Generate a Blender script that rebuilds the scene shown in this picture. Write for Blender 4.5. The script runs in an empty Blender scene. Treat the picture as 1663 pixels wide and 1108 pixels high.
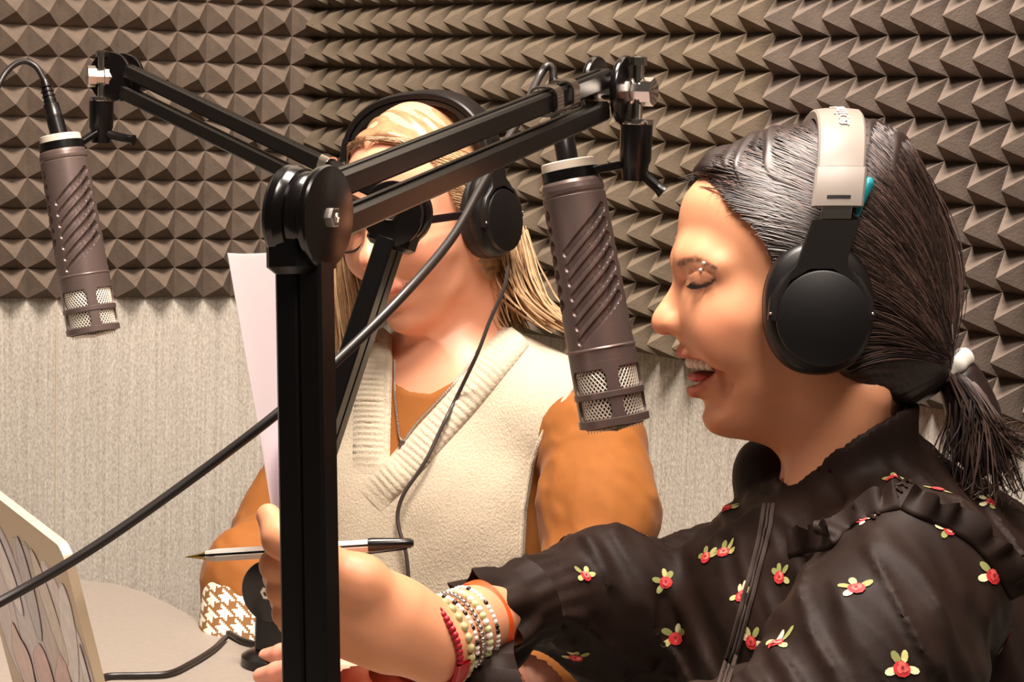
import bpy, bmesh, math, random
import numpy as np
from mathutils import Vector, Matrix

# ------------------------------------------------------------------ camera, world, lights, exposure
F_PX = 3432.0
CAM = np.array([0.0, 0.0, 1.25])
PITCH, ROLL = math.radians(6.448), math.radians(1.789)
_f = np.array([0, math.cos(PITCH), -math.sin(PITCH)])
_r = np.array([1.0, 0, 0])
_u = np.cross(_r, _f)
CR = math.cos(ROLL) * _r + math.sin(ROLL) * _u
CU = -math.sin(ROLL) * _r + math.cos(ROLL) * _u
CF = _f
scene = bpy.context.scene
COL = scene.collection
cam_data = bpy.data.cameras.new('camera')
cam = bpy.data.objects.new('camera', cam_data)
COL.objects.link(cam)
cam_data.sensor_fit = 'HORIZONTAL'
cam_data.sensor_width = 36.0
cam_data.lens = F_PX / 1663.0 * 36.0
cam_data.clip_start = 0.05
cam.matrix_world = Matrix(((CR[0], CU[0], -CF[0], CAM[0]), (CR[1], CU[1], -CF[1], CAM[1]),
                           (CR[2], CU[2], -CF[2], CAM[2]), (0, 0, 0, 1)))
scene.camera = cam

def P(px, py, d):
    """world point seen at photo pixel (px, py), d metres along the optical axis"""
    return CAM + d * ((px - 831.5) / F_PX * CR - (py - 554.0) / F_PX * CU + CF)

def proj(p):
    q = np.asarray(p, float) - CAM
    d = q @ CF
    return 831.5 + F_PX * (q @ CR) / d, 554 - F_PX * (q @ CU) / d, d

world = bpy.data.worlds.new('room_light')
scene.world = world
world.use_nodes = True
bg = world.node_tree.nodes['Background']
bg.inputs[0].default_value = (1.0, 0.86, 0.72, 1)
bg.inputs[1].default_value = 0.06

def area_light(name, loc, target, sx, sy, power, color):
    l = bpy.data.lights.new(name, 'AREA')
    l.shape = 'RECTANGLE'
    l.size, l.size_y, l.energy, l.color = sx, sy, power, color
    o = bpy.data.objects.new(name, l)
    COL.objects.link(o)
    o.location = loc
    o.rotation_euler = (Vector(target) - Vector(loc)).to_track_quat('-Z', 'Y').to_euler()
    return o
area_light('ceiling_panel_light', (-0.08, 1.50, 2.55), (-0.06, 1.56, 0), 0.6, 0.5, 74, (1.0, 0.87, 0.77))
area_light('rear_ceiling_light', (0.30, 0.45, 2.6), (0.0, 1.4, 0.8), 0.6, 0.6, 34, (1.0, 0.86, 0.76))

vs = scene.view_settings
vs.view_transform = 'Standard'
vs.look = 'None'
vs.gamma = 1.0
vs.use_curve_mapping = False
vs.exposure = 0.0

# ------------------------------------------------------------------ materials
def lin(c):
    return tuple((x / 255 / 12.92) if x / 255 <= 0.04045 else ((x / 255 + 0.055) / 1.055) ** 2.4 for x in c)

def mat(name, rgb, rough=0.5, metal=0.0, var=0.0, vscale=40.0, bump=0.0, bscale=300.0, sheen=0.0,
        spec=0.5, sss=0.0, attr=None, stretch=(1, 1, 1), coat=0.0, aniso=None):
    m = bpy.data.materials.new(name)
    m.use_nodes = True
    nt = m.node_tree
    b = nt.nodes['Principled BSDF']
    c = lin(rgb)
    b.inputs['Roughness'].default_value = rough
    b.inputs['Metallic'].default_value = metal
    b.inputs['Specular IOR Level'].default_value = spec
    b.inputs['Coat Weight'].default_value = coat
    if sheen:
        b.inputs['Sheen Weight'].default_value = sheen
        b.inputs['Sheen Roughness'].default_value = 0.4
    if sss:
        b.inputs['Subsurface Weight'].default_value = sss
        b.inputs['Subsurface Radius'].default_value = (0.012, 0.005, 0.003)
        b.inputs['Subsurface Scale'].default_value = 0.6
    tc = nt.nodes.new('ShaderNodeTexCoord')
    mp = nt.nodes.new('ShaderNodeMapping')
    mp.inputs['Scale'].default_value = stretch
    nt.links.new(tc.outputs['Object'], mp.inputs['Vector'])
    src = None
    if attr:
        a = nt.nodes.new('ShaderNodeAttribute')
        a.attribute_name = attr
        src = a.outputs['Color']
    if var:
        n = nt.nodes.new('ShaderNodeTexNoise')
        n.inputs['Scale'].default_value = vscale
        n.inputs['Detail'].default_value = 5
        nt.links.new(mp.outputs[0], n.inputs['Vector'])
        mx = nt.nodes.new('ShaderNodeMix')
        mx.data_type = 'RGBA'
        mx.blend_type = 'MULTIPLY'
        mx.inputs[0].default_value = 1.0
        rp = nt.nodes.new('ShaderNodeMapRange')
        rp.inputs['From Min'].default_value = 0.25
        rp.inputs['From Max'].default_value = 0.75
        rp.inputs['To Min'].default_value = 1 - var
        rp.inputs['To Max'].default_value = 1 + var
        nt.links.new(n.outputs['Fac'], rp.inputs['Value'])
        if src:
            nt.links.new(src, mx.inputs[6])
        else:
            mx.inputs[6].default_value = (*c, 1)
        nt.links.new(rp.outputs[0], mx.inputs[7])
        src = mx.outputs[2]
    if src:
        nt.links.new(src, b.inputs['Base Color'])
    else:
        b.inputs['Base Color'].default_value = (*c, 1)
    if bump:
        n2 = nt.nodes.new('ShaderNodeTexNoise')
        n2.inputs['Scale'].default_value = bscale
        n2.inputs['Detail'].default_value = 3
        nt.links.new(mp.outputs[0], n2.inputs['Vector'])
        bp = nt.nodes.new('ShaderNodeBump')
        bp.inputs['Strength'].default_value = bump
        bp.inputs['Distance'].default_value = 0.002
        nt.links.new(n2.outputs['Fac'], bp.inputs['Height'])
        nt.links.new(bp.outputs[0], b.inputs['Normal'])
    return m

# ------------------------------------------------------------------ mesh helpers
def vnorm(v):
    v = np.asarray(v, float)
    return v / np.linalg.norm(v)

class MB:
    """collects shapes into one mesh"""
    def __init__(self):
        self.v, self.f = [], []
    def add(self, vs, fs):
        o = len(self.v)
        self.v += [tuple(float(c) for c in p) for p in vs]
        self.f += [tuple(int(i) + o for i in q) for q in fs]
        return self
    def box(self, c, ax, hs, bev=0.0):
        """c centre, ax three unit axes, hs half sizes; bev chamfers the edges"""
        c = np.asarray(c, float)
        ax = [np.asarray(a, float) for a in ax]
        if not bev:
            vs = [c + sx * hs[0] * ax[0] + sy * hs[1] * ax[1] + sz * hs[2] * ax[2] for sx in (-1, 1) for sy in (-1, 1) for sz in (-1, 1)]
            return self.add(vs, [(0, 1, 3, 2), (4, 6, 7, 5), (0, 4, 5, 1), (2, 3, 7, 6), (0, 2, 6, 4), (1, 5, 7, 3)])
        # chamfered: octagon extruded along axis 2 with chamfered ends
        h0, h1, h2 = hs
        ring = [(h0 - bev, -h1), (h0, -h1 + bev), (h0, h1 - bev), (h0 - bev, h1), (-h0 + bev, h1), (-h0, h1 - bev), (-h0, -h1 + bev), (-h0 + bev, -h1)]
        def sh(k):
            s0, s1 = (h0 - bev) / h0, (h1 - bev) / h1
            return [(a * s0, b * s1) for a, b in ring] if k else ring
        vs = []
        for z, k in ((-h2, 1), (-h2 + bev, 0), (h2 - bev, 0), (h2, 1)):
            vs += [c + a * ax[0] + b * ax[1] + z * ax[2] for a, b in sh(k)]
        fs = [tuple(range(7, -1, -1)), tuple(range(24, 32))]
        for l in range(3):
            for i in range(8):
                j = (i + 1) % 8
                fs.append((l * 8 + i, l * 8 + j, l * 8 + 8 + j, l * 8 + 8 + i))
        return self.add(vs, fs)
    def bar(self, a, b, n, w, h, bev=0.0015):
        """square tube from a to b; n = width axis"""
        a, b = np.asarray(a, float), np.asarray(b, float)
        t = vnorm(b - a)
        n = vnorm(np.asarray(n) - (np.asarray(n) @ t) * t)
        k = np.cross(t, n)
        return self.box((a + b) / 2, (n, k, t), (w / 2, h / 2, np.linalg.norm(b - a) / 2), bev)
    def tube(self, pts, rad, seg=10, cap=True, squash=None):
        pts = np.asarray(pts, float)
        n = len(pts)
        rad = np.full(n, rad) if np.isscalar(rad) else np.asarray(rad, float)
        tg = np.gradient(pts, axis=0)
        tg /= np.linalg.norm(tg, axis=1)[:, None] + 1e-12
        ref = np.array([0, 0, 1.0]) if abs(tg[0][2]) < 0.9 else np.array([1.0, 0, 0])
        u = vnorm(ref - (ref @ tg[0]) * tg[0])
        vs, fs = [], []
        for i in range(n):
            u = u - (u @ tg[i]) * tg[i]
            u /= np.linalg.norm(u) + 1e-12
            w = np.cross(tg[i], u)
            for k in range(seg):
                a = 2 * math.pi * k / seg
                vs.append(pts[i] + rad[i] * (math.cos(a) * u + math.sin(a) * w))
        for i in range(n - 1):
            for k in range(seg):
                j = (k + 1) % seg
                fs.append((i * seg + k, i * seg + j, (i + 1) * seg + j, (i + 1) * seg + k))
        if cap:
            fs.append(tuple(range(seg - 1, -1, -1)))
            fs.append(tuple(range((n - 1) * seg, n * seg)))
        return self.add(vs, fs)
    def lathe(self, c, axis, prof, seg=40, cap=True):
        """prof: (distance along axis, radius) pairs"""
        axis = vnorm(axis)
        ref = np.array([0, 0, 1.0]) if abs(axis[2]) < 0.9 else np.array([1.0, 0, 0])
        u = vnorm(np.cross(ref, axis))
        w = np.cross(axis, u)
        c = np.asarray(c, float)
        vs, fs = [], []
        for z, r in prof:
            for k in range(seg):
                a = 2 * math.pi * k / seg
                vs.append(c + z * axis + r * (math.cos(a) * u + math.sin(a) * w))
        for i in range(len(prof) - 1):
            for k in range(seg):
                j = (k + 1) % seg
                fs.append((i * seg + k, i * seg + j, (i + 1) * seg + j, (i + 1) * seg + k))
        if cap:
            fs.append(tuple(range(seg - 1, -1, -1)))
            fs.append(tuple(range((len(prof) - 1) * seg, len(prof) * seg)))
        return self.add(vs, fs)
    def sphere(self, c, r, seg=12, rings=8, ax=None):
        r = np.array([r, r, r], float) if np.isscalar(r) else np.asarray(r, float)
        ax = np.eye(3) if ax is None else np.asarray(ax, float)
        c = np.asarray(c, float)
        vs = [c + r[2] * ax[2]]
        for i in range(1, rings):
            t = math.pi * i / rings
            for k in range(seg):
                a = 2 * math.pi * k / seg
                vs.append(c + r[0] * math.sin(t) * math.cos(a) * ax[0] + r[1] * math.sin(t) * math.sin(a) * ax[1] + r[2] * math.cos(t) * ax[2])
        vs.append(c - r[2] * ax[2])
        fs = []
        for k in range(seg):
            fs.append((0, 1 + k, 1 + (k + 1) % seg))
            o = 1 + (rings - 2) * seg
            fs.append((len(vs) - 1, o + (k + 1) % seg, o + k))
        for i in range(rings - 2):
            for k in range(seg):
                j = (k + 1) % seg
                o = 1 + i * seg
                fs.append((o + k, o + seg + k, o + seg + j, o + j))
        return self.add(vs, fs)
    def grid(self, V, closed_u=False, closed_v=False):
        """V: array (nu, nv, 3)"""
        nu, nv = V.shape[:2]
        fs = []
        for i in range(nu if closed_u else nu - 1):
            for j in range(nv if closed_v else nv - 1):
                i2, j2 = (i + 1) % nu, (j + 1) % nv
                fs.append((i * nv + j, i2 * nv + j, i2 * nv + j2, i * nv + j2))
        return self.add(V.reshape(-1, 3), fs)
    def prism(self, poly, c, ux, uy, uz, h):
        """polygon (2D list) in the ux, uy plane, thickness h along uz"""
        c, ux, uy, uz = (np.asarray(k, float) for k in (c, ux, uy, uz))
        n = len(poly)
        vs = [c + a * ux + b * uy - h / 2 * uz for a, b in poly] + [c + a * ux + b * uy + h / 2 * uz for a, b in poly]
        fs = [tuple(range(n - 1, -1, -1)), tuple(range(n, 2 * n))] + [(i, (i + 1) % n, n + (i + 1) % n, n + i) for i in range(n)]
        return self.add(vs, fs)
    def build(self, name, m, parent=None, smooth=True, angle=35, kind=None, label=None):
        me = bpy.data.meshes.new(name)
        me.from_pydata(self.v, [], self.f)
        return finish(name, me, m, parent, smooth, angle, kind, label)

def finish(name, me, m, parent=None, smooth=True, angle=35, kind=None, label=None):
    bm = bmesh.new()
    bm.from_mesh(me)
    bmesh.ops.recalc_face_normals(bm, faces=bm.faces)
    if smooth:
        lim = math.radians(angle)
        for f in bm.faces:
            f.smooth = True
        for e in bm.edges:
            if len(e.link_faces) == 2 and e.calc_face_angle(0) > lim:
                e.smooth = False
    bm.to_mesh(me)
    bm.free()
    o = bpy.data.objects.new(name, me)
    COL.objects.link(o)
    if m:
        me.materials.append(m)
    if parent:
        o.parent = parent
    if kind:
        o['kind'] = kind
    if label:
        o['label'] = label
    return o

def tag(o, label, cat=None, group=None, kind=None):
    o['label'] = label
    if cat:
        o['category'] = cat
    if group:
        o['group'] = group
    if kind:
        o['kind'] = kind
    return o

def empty(name, loc, label=None, cat=None, group=None):
    """a thing: an Empty at its base; parts are built in world space and keep it"""
    o = bpy.data.objects.new(name, None)
    o.empty_display_size = 0.03
    COL.objects.link(o)
    o.location = tuple(loc)
    if label:
        tag(o, label, cat, group)
    return o

def adopt(root):
    """parts were modelled in world space: cancel the Empty's offset"""
    bpy.context.view_layer.update()
    inv = root.matrix_world.inverted()
    for ch in root.children:
        ch.matrix_parent_inverse = inv

def catmull(pts, n=12):
    pts = np.asarray(pts, float)
    q = np.vstack([2 * pts[0] - pts[1], pts, 2 * pts[-1] - pts[-2]])
    out = []
    for i in range(len(pts) - 1):
        p0, p1, p2, p3 = q[i:i + 4]
        for t in np.linspace(0, 1, n, endpoint=False):
            out.append(0.5 * ((2 * p1) + (p2 - p0) * t + (2 * p0 - 5 * p1 + 4 * p2 - p3) * t * t + (3 * p1 - p0 - 3 * p2 + p3) * t ** 3))
    out.append(pts[-1])
    return np.array(out)

# ------------------------------------------------------------------ implicit surfaces (smooth unions -> one continuous mesh)
def sd_rc(p, a, b, ra, rb):
    a, b = np.asarray(a, float), np.asarray(b, float)
    ab = b - a
    t = np.clip(((p - a) @ ab) / (ab @ ab + 1e-12), 0, 1)
    return np.linalg.norm(p - (a + t[:, None] * ab), axis=1) - (ra + t * (rb - ra))

def sd_chain(p, pts, rads, k=0.006):
    d = sd_rc(p, pts[0], pts[1], rads[0], rads[1])
    for i in range(1, len(pts) - 1):
        d = smin(d, sd_rc(p, pts[i], pts[i + 1], rads[i], rads[i + 1]), k)
    return d

def sd_ell(p, c, r, ax=None):
    q = p - np.asarray(c, float)
    if ax is not None:
        q = q @ np.asarray(ax, float).T
    r = np.asarray(r, float)
    k0 = np.linalg.norm(q / r, axis=1)
    k1 = np.linalg.norm(q / (r * r), axis=1) + 1e-9
    return k0 * (k0 - 1) / k1

def smin(a, b, k):
    h = np.maximum(k - np.abs(a - b), 0) / k
    return np.minimum(a, b) - h * h * k * 0.25

def smax(a, b, k):
    return -smin(-a, -b, k)

def sstep(a, b, x):
    t = np.clip((x - a) / (b - a), 0, 1)
    return t * t * (3 - 2 * t)

def surface(fn, lo, hi, h, newton=2):
    """surface nets over fn; returns verts, quads"""
    lo, hi = np.asarray(lo, float), np.asarray(hi, float)
    q = 4
    n = (np.ceil((hi - lo) / (h * q)).astype(int)) * q + 1
    ax = [lo[i] + h * np.arange(n[i]) for i in range(3)]
    nc = (n - 1) // q
    cx = [lo[i] + h * q * (np.arange(nc[i]) + 0.5) for i in range(3)]
    G = np.stack(np.meshgrid(*cx, indexing='ij'), -1).reshape(-1, 3)
    dc = fn(G).reshape(nc)
    big = dc
    for a in range(3):
        big = np.repeat(big, q, axis=a)
    val = np.empty(n)
    val[...] = np.pad(big, ((0, 1),) * 3, mode='edge')
    near = np.abs(dc) < h * q * 1.9
    m = near
    for a in range(3):
        m = np.repeat(m, q, axis=a)
    mm = np.zeros(n, bool)
    mm[:-1, :-1, :-1] = m
    for a in range(3):
        s0 = [slice(None)] * 3
        s1 = [slice(None)] * 3
        s0[a], s1[a] = slice(1, None), slice(None, -1)
        mm[tuple(s0)] |= mm[tuple(s1)].copy()
    idx = np.argwhere(mm)
    pts = lo + h * idx
    out = np.empty(len(pts))
    for s in range(0, len(pts), 400000):
        out[s:s + 400000] = fn(pts[s:s + 400000])
    val[mm] = out
    neg = val < 0
    c = [neg[dx:n[0] - 1 + dx, dy:n[1] - 1 + dy, dz:n[2] - 1 + dz] for dx in (0, 1) for dy in (0, 1) for dz in (0, 1)]
    cnt = sum(k.astype(np.int8) for k in c)
    act = (cnt > 0) & (cnt < 8)
    ci = np.argwhere(act)
    ids = -np.ones(act.shape, int)
    ids[act] = np.arange(len(ci))
    acc = np.zeros((len(ci), 3))
    num = np.zeros(len(ci))
    offs = [(0, 0, 0), (0, 0, 1), (0, 1, 0), (0, 1, 1), (1, 0, 0), (1, 0, 1), (1, 1, 0), (1, 1, 1)]
    for i, a in enumerate(offs):
        for b in offs[i + 1:]:
            if sum(abs(a[k] - b[k]) for k in range(3)) != 1:
                continue
            va = val[ci[:, 0] + a[0], ci[:, 1] + a[1], ci[:, 2] + a[2]]
            vb = val[ci[:, 0] + b[0], ci[:, 1] + b[1], ci[:, 2] + b[2]]
            x = (va < 0) != (vb < 0)
            t = np.where(x, va / np.where(x, va - vb, 1), 0)
            pos = np.array(a) + t[:, None] * (np.array(b) - np.array(a))
            acc += np.where(x[:, None], pos, 0)
            num += x
    V = lo + h * (ci + acc / num[:, None])
    faces = []
    for a in range(3):
        b, d = (a + 1) % 3, (a + 2) % 3
        s0 = [slice(None)] * 3
        s1 = [slice(None)] * 3
        s0[a], s1[a] = slice(None, -1), slice(1, None)
        e = neg[tuple(s0)] != neg[tuple(s1)]
        ee = np.argwhere(e)
        ok = (ee[:, b] > 0) & (ee[:, d] > 0) & (ee[:, b] < n[b] - 1) & (ee[:, d] < n[d] - 1)
        ee = ee[ok]
        fl = neg[tuple(ee.T)]
        quad = []
        for db, dd in ((0, 0), (1, 0), (1, 1), (0, 1)):
            k = ee.copy()
            k[:, b] -= db
            k[:, d] -= dd
            quad.append(ids[tuple(k.T)])
        qd = np.stack(quad, 1)
        qd[~fl] = qd[~fl][:, ::-1]
        faces.append(qd)
    Fq = np.vstack(faces)
    Fq = Fq[(Fq >= 0).all(1)]
    e = h * 0.4
    for _ in range(newton):
        f0 = fn(V)
        g = np.stack([(fn(V + e * np.eye(3)[i]) - fn(V - e * np.eye(3)[i])) / (2 * e) for i in range(3)], 1)
        st = f0[:, None] * g / ((g * g).sum(1)[:, None] + 1e-3)
        ln = np.linalg.norm(st, axis=1)
        V = V - st * np.minimum(1, 0.6 * h / (ln + 1e-12))[:, None]
    return V, Fq

def relax(V, Fq, it=1, lam=0.5):
    """Laplacian smoothing over quads"""
    n = len(V)
    for _ in range(it):
        s = np.zeros_like(V)
        c = np.zeros(n)
        for i in range(4):
            a, b = Fq[:, i], Fq[:, (i + 1) % 4]
            np.add.at(s, a, V[b]); np.add.at(c, a, 1)
            np.add.at(s, b, V[a]); np.add.at(c, b, 1)
        V = V + lam * (s / np.maximum(c, 1)[:, None] - V)
    return V

def mesh_obj(name, V, Fq, m, parent=None, col=None, label=None, kind=None):
    me = bpy.data.meshes.new(name)
    me.vertices.add(len(V))
    me.vertices.foreach_set('co', np.asarray(V, np.float32).ravel())
    Fq = np.asarray(Fq)
    k = Fq.shape[1]
    me.loops.add(Fq.size)
    me.loops.foreach_set('vertex_index', Fq.astype(np.int32).ravel())
    me.polygons.add(len(Fq))
    me.polygons.foreach_set('loop_start', np.arange(0, Fq.size, k, dtype=np.int32))
    me.polygons.foreach_set('use_smooth', np.ones(len(Fq), bool))
    me.update(calc_edges=True)
    me.validate()
    if col is not None:
        a = me.color_attributes.new('Col', 'FLOAT_COLOR', 'POINT')
        c4 = np.ones((len(V), 4), np.float32)
        c4[:, :3] = col
        a.data.foreach_set('color', c4.ravel())
    o = bpy.data.objects.new(name, me)
    COL.objects.link(o)
    me.materials.append(m)
    if parent:
        o.parent = parent
    if label:
        o['label'] = label
    if kind:
        o['kind'] = kind
    return o
# ------------------------------------------------------------------ shared materials
M_FOAM_A = mat('foam_taupe', (114, 100, 88), 0.95, var=0.16, vscale=55, bump=0.2, bscale=420, spec=0.15)
M_FOAM_B = mat('foam_brown_grey', (109, 97, 88), 0.95, var=0.14, vscale=55, bump=0.2, bscale=420, spec=0.15)
M_FOAM_C = mat('foam_olive_grey', (114, 101, 85), 0.95, var=0.14, vscale=55, bump=0.2, bscale=420, spec=0.15)
M_BLACK = mat('black_powder_coat', (9, 7, 7), 0.3, spec=0.5, var=0.1)
M_BLACKMETAL = mat('black_gloss', (13, 9, 9), 0.2, spec=0.6)
M_RUBBER = mat('black_rubber', (17, 15, 15), 0.45)
M_CHROME = mat('chrome', (215, 208, 200), 0.16, metal=1.0)
M_TABLE = mat('table_laminate', (148, 138, 127), 0.5, var=0.06, vscale=160, bump=0.05)
M_FLOOR = mat('floor_carpet', (70, 64, 60), 0.95, var=0.2, vscale=200)

def fabric_mat():
    m = mat('ribbed_wall_fabric', (190, 176, 157), 0.95, spec=0.1)
    nt = m.node_tree
    b = nt.nodes['Principled BSDF']
    tc = nt.nodes.new('ShaderNodeTexCoord')
    mp = nt.nodes.new('ShaderNodeMapping')
    mp.inputs['Scale'].default_value = (520, 520, 230)
    nt.links.new(tc.outputs['Object'], mp.inputs['Vector'])
    n1 = nt.nodes.new('ShaderNodeTexNoise')
    n1.inputs['Scale'].default_value = 1.0
    n1.inputs['Detail'].default_value = 4
    nt.links.new(mp.outputs[0], n1.inputs['Vector'])
    mp2 = nt.nodes.new('ShaderNodeMapping')
    mp2.inputs['Scale'].default_value = (260, 260, 4)
    nt.links.new(tc.outputs['Object'], mp2.inputs['Vector'])
    n2 = nt.nodes.new('ShaderNodeTexNoise')
    n2.inputs['Scale'].default_value = 1.0
    nt.links.new(mp2.outputs[0], n2.inputs['Vector'])
    ad = nt.nodes.new('ShaderNodeMath')
    ad.operation = 'MULTIPLY_ADD'
    ad.inputs[1].default_value = 0.45
    nt.links.new(n2.outputs['Fac'], ad.inputs[0])
    nt.links.new(n1.outputs['Fac'], ad.inputs[2])
    rp = nt.nodes.new('ShaderNodeValToRGB')
    rp.color_ramp.elements[0].position = 0.40
    rp.color_ramp.elements[0].color = (*lin((160, 151, 138)), 1)
    rp.color_ramp.elements[1].position = 1.0
    rp.color_ramp.elements[1].color = (*lin((226, 219, 206)), 1)
    nt.links.new(ad.outputs[0], rp.inputs[0])
    nt.links.new(rp.outputs[0], b.inputs['Base Color'])
    bp = nt.nodes.new('ShaderNodeBump')
    bp.inputs['Strength'].default_value = 0.35
    bp.inputs['Distance'].default_value = 0.002
    nt.links.new(ad.outputs[0], bp.inputs['Height'])
    nt.links.new(bp.outputs[0], b.inputs['Normal'])
    return m
M_FABRIC = fabric_mat()

# ------------------------------------------------------------------ walls, floor, table
CORNER = np.array([-0.2633, 2.7744, 0])
PP = 0.0375
Z_EDGE = 1.25 + 0.07588 - 9 * PP                     # foam starts here, fabric below
TL_A, TR_A = math.radians(23.92), math.radians(52.72)
DL = np.array([-math.cos(TL_A), -math.sin(TL_A), 0])
DR = np.array([math.cos(TR_A), -math.sin(TR_A), 0])
NL = np.array([math.sin(TL_A), -math.cos(TL_A), 0])
NR = np.array([-math.sin(TR_A), -math.cos(TR_A), 0])
UP = np.array([0, 0, 1.0])

def wall(name, d, n, length):
    mb = MB()
    mb.box(CORNER + d * (length / 2 - 0.04) - n * 0.05 + UP * 1.3, (d, n, UP), (length / 2 + 0.04, 0.05, 1.3))
    o = mb.build(name, M_FABRIC, smooth=False)
    o['kind'] = 'structure'
    return o
wall_left = tag(wall('wall_left', DL, NL, 1.6), 'left studio wall with light ribbed fabric below grey foam', kind='structure')
wall_right = tag(wall('wall_right', DR, NR, 2.6), 'right studio wall with light ribbed fabric below grey foam', kind='structure')

def foam_panel(parent, d, n, s0, pitch, cols, rows, zb, h, m, seed, mir=False, base=0.003):
    rnd = random.Random(seed)
    vs, fs = [], []
    o = CORNER + d * s0 + UP * zb
    sub = 3                                            # each facet slightly bulged towards the valley
    idx = {}
    def V(p):
        vs.append(p)
        return len(vs) - 1
    for j in range(rows + 1):
        for i in range(cols + 1):
            jit = rnd.uniform(-0.0006, 0.0006)
            idx[i, j] = V(o + d * (i * pitch + jit) + UP * (j * PP + rnd.uniform(-0.0006, 0.0006)) + n * base)
    for j in range(rows):
        for i in range(cols):
            c = o + d * ((i + 0.5) * pitch) + UP * ((j + 0.5) * PP)
            hh = h * rnd.uniform(0.95, 1.04)
            ox, oz = rnd.uniform(-0.0012, 0.0012), rnd.uniform(-0.0042, -0.0022)
            q = [idx[i, j], idx[i + 1, j], idx[i + 1, j + 1], idx[i, j + 1]]
            # small flat soft tip
            tip = [V(c + d * (ox + a * 0.0011) + UP * (oz + b * 0.0011) + n * (base + hh - 0.0015)) for a, b in ((-1, -1), (1, -1), (1, 1), (-1, 1))]
            top = V(c + d * ox + UP * oz + n * (base + hh))
            for k in range(4):
                k2 = (k + 1) % 4
                fs.append((q[k], q[k2], tip[k2], tip[k]))
                fs.append((tip[k], tip[k2], top))
    # edges back to the wall
    ring = [idx[i, 0] for i in range(cols)] + [idx[cols, j] for j in range(rows)] + [idx[i, rows] for i in range(cols, 0, -1)] + [idx[0, j] for j in range(rows, 0, -1)]
    back = [V(np.array(vs[k]) - n * base) for k in ring]
    for k in range(len(ring)):
        k2 = (k + 1) % len(ring)
        fs.append((ring[k], back[k], back[k2], ring[k2]))
    mb = MB()
    mb.add(vs, fs)
    return mb.build('foam_panel', m, parent, smooth=False)
FH = 0.030
foam_panel(wall_left, DL, NL, 0.001, PP, 20, 20, Z_EDGE, FH, M_FOAM_A, 1)
foam_panel(wall_left, DL, NL, 0.001 + 20 * PP, PP, 20, 20, Z_EDGE + 0.002, FH, M_FOAM_B, 2)
foam_panel(wall_right, DR, NR, 0.003, 0.0384, 22, 20, Z_EDGE, FH + 0.003, M_FOAM_C, 3)
foam_panel(wall_right, DR, NR, 0.850, 0.0375, 20, 20, Z_EDGE - 0.004, FH + 0.004, M_FOAM_B, 4)
foam_panel(wall_right, DR, NR, 1.602, 0.0375, 20, 20, Z_EDGE - 0.002, FH, M_FOAM_A, 5)
# a fine seam between fabric strips of the left wall
mb = MB()
mb.box(CORNER + DL * 0.338 + NL * 0.0006 + UP * (Z_EDGE / 2), (DL, NL, UP), (0.0008, 0.0006, Z_EDGE / 2))
mb.build('seam_strip', mat('seam_thread', (206, 192, 168), 0.9), wall_left, smooth=False)
for w_ in (wall_left, wall_right):
    adopt(w_)

mb = MB()
mb.box((0.2, 1.3, -0.02), np.eye(3), (2.2, 2.2, 0.02))
tag(mb.build('floor', M_FLOOR, smooth=False), 'dark carpet floor of the studio', kind='structure')

TZ = 0.75
def on_plane(px, py, z):
    v = P(px, py, 1.0) - CAM
    return CAM + v * ((z - CAM[2]) / v[2])
edge = [(-1.05, 2.19), (-0.52, 2.135), (-0.445, 2.122), (-0.40, 2.112), (-0.362, 2.08), (-0.3215, 2.02), (-0.29, 1.97), (-0.235, 1.892), (-0.10, 1.735), (0.02, 1.6), (0.13, 1.47), (0.24, 1.33), (0.32, 1.2), (0.36, 1.05), (0.36, 0.75), (-1.05, 0.75)]
table = empty('round_cornered_table', (-0.3, 1.4, 0), 'grey-beige laminate studio table with rounded far corner', 'table')
mb = MB()
mb.prism(edge, (0, 0, TZ - 0.0145), (1, 0, 0), (0, 1, 0), (0, 0, 1), 0.029)
mb.build('tabletop', M_TABLE, table, smooth=False)
for lx, ly in ((-0.9, 0.9), (-0.9, 1.95), (0.15, 0.95), (-0.36, 1.85)):
    mb = MB()
    mb.box((lx, ly, 0.36), np.eye(3), (0.025, 0.025, 0.36), 0.003)
    mb.build('leg', M_BLACK, table)
adopt(table)
# ------------------------------------------------------------------ boom arms
def disc_prof(r, sgn=1):
    return [(sgn * 0.0, r * 0.55), (sgn * 0.001, r * 0.97), (sgn * 0.0025, r), (sgn * 0.005, r), (sgn * 0.0062, r * 0.97), (sgn * 0.0078, r * 0.6), (sgn * 0.0082, 0.001)]

def bolt(root, c, n, r=0.0055):
    mb = MB()
    mb.lathe(c, n, [(0, r), (0.0025, r), (0.0032, r * 0.85), (0.0032, r * 0.5), (0.0012, r * 0.45)], 6)
    o = mb.build('bolt', M_CHROME, root)
    return o

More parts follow.
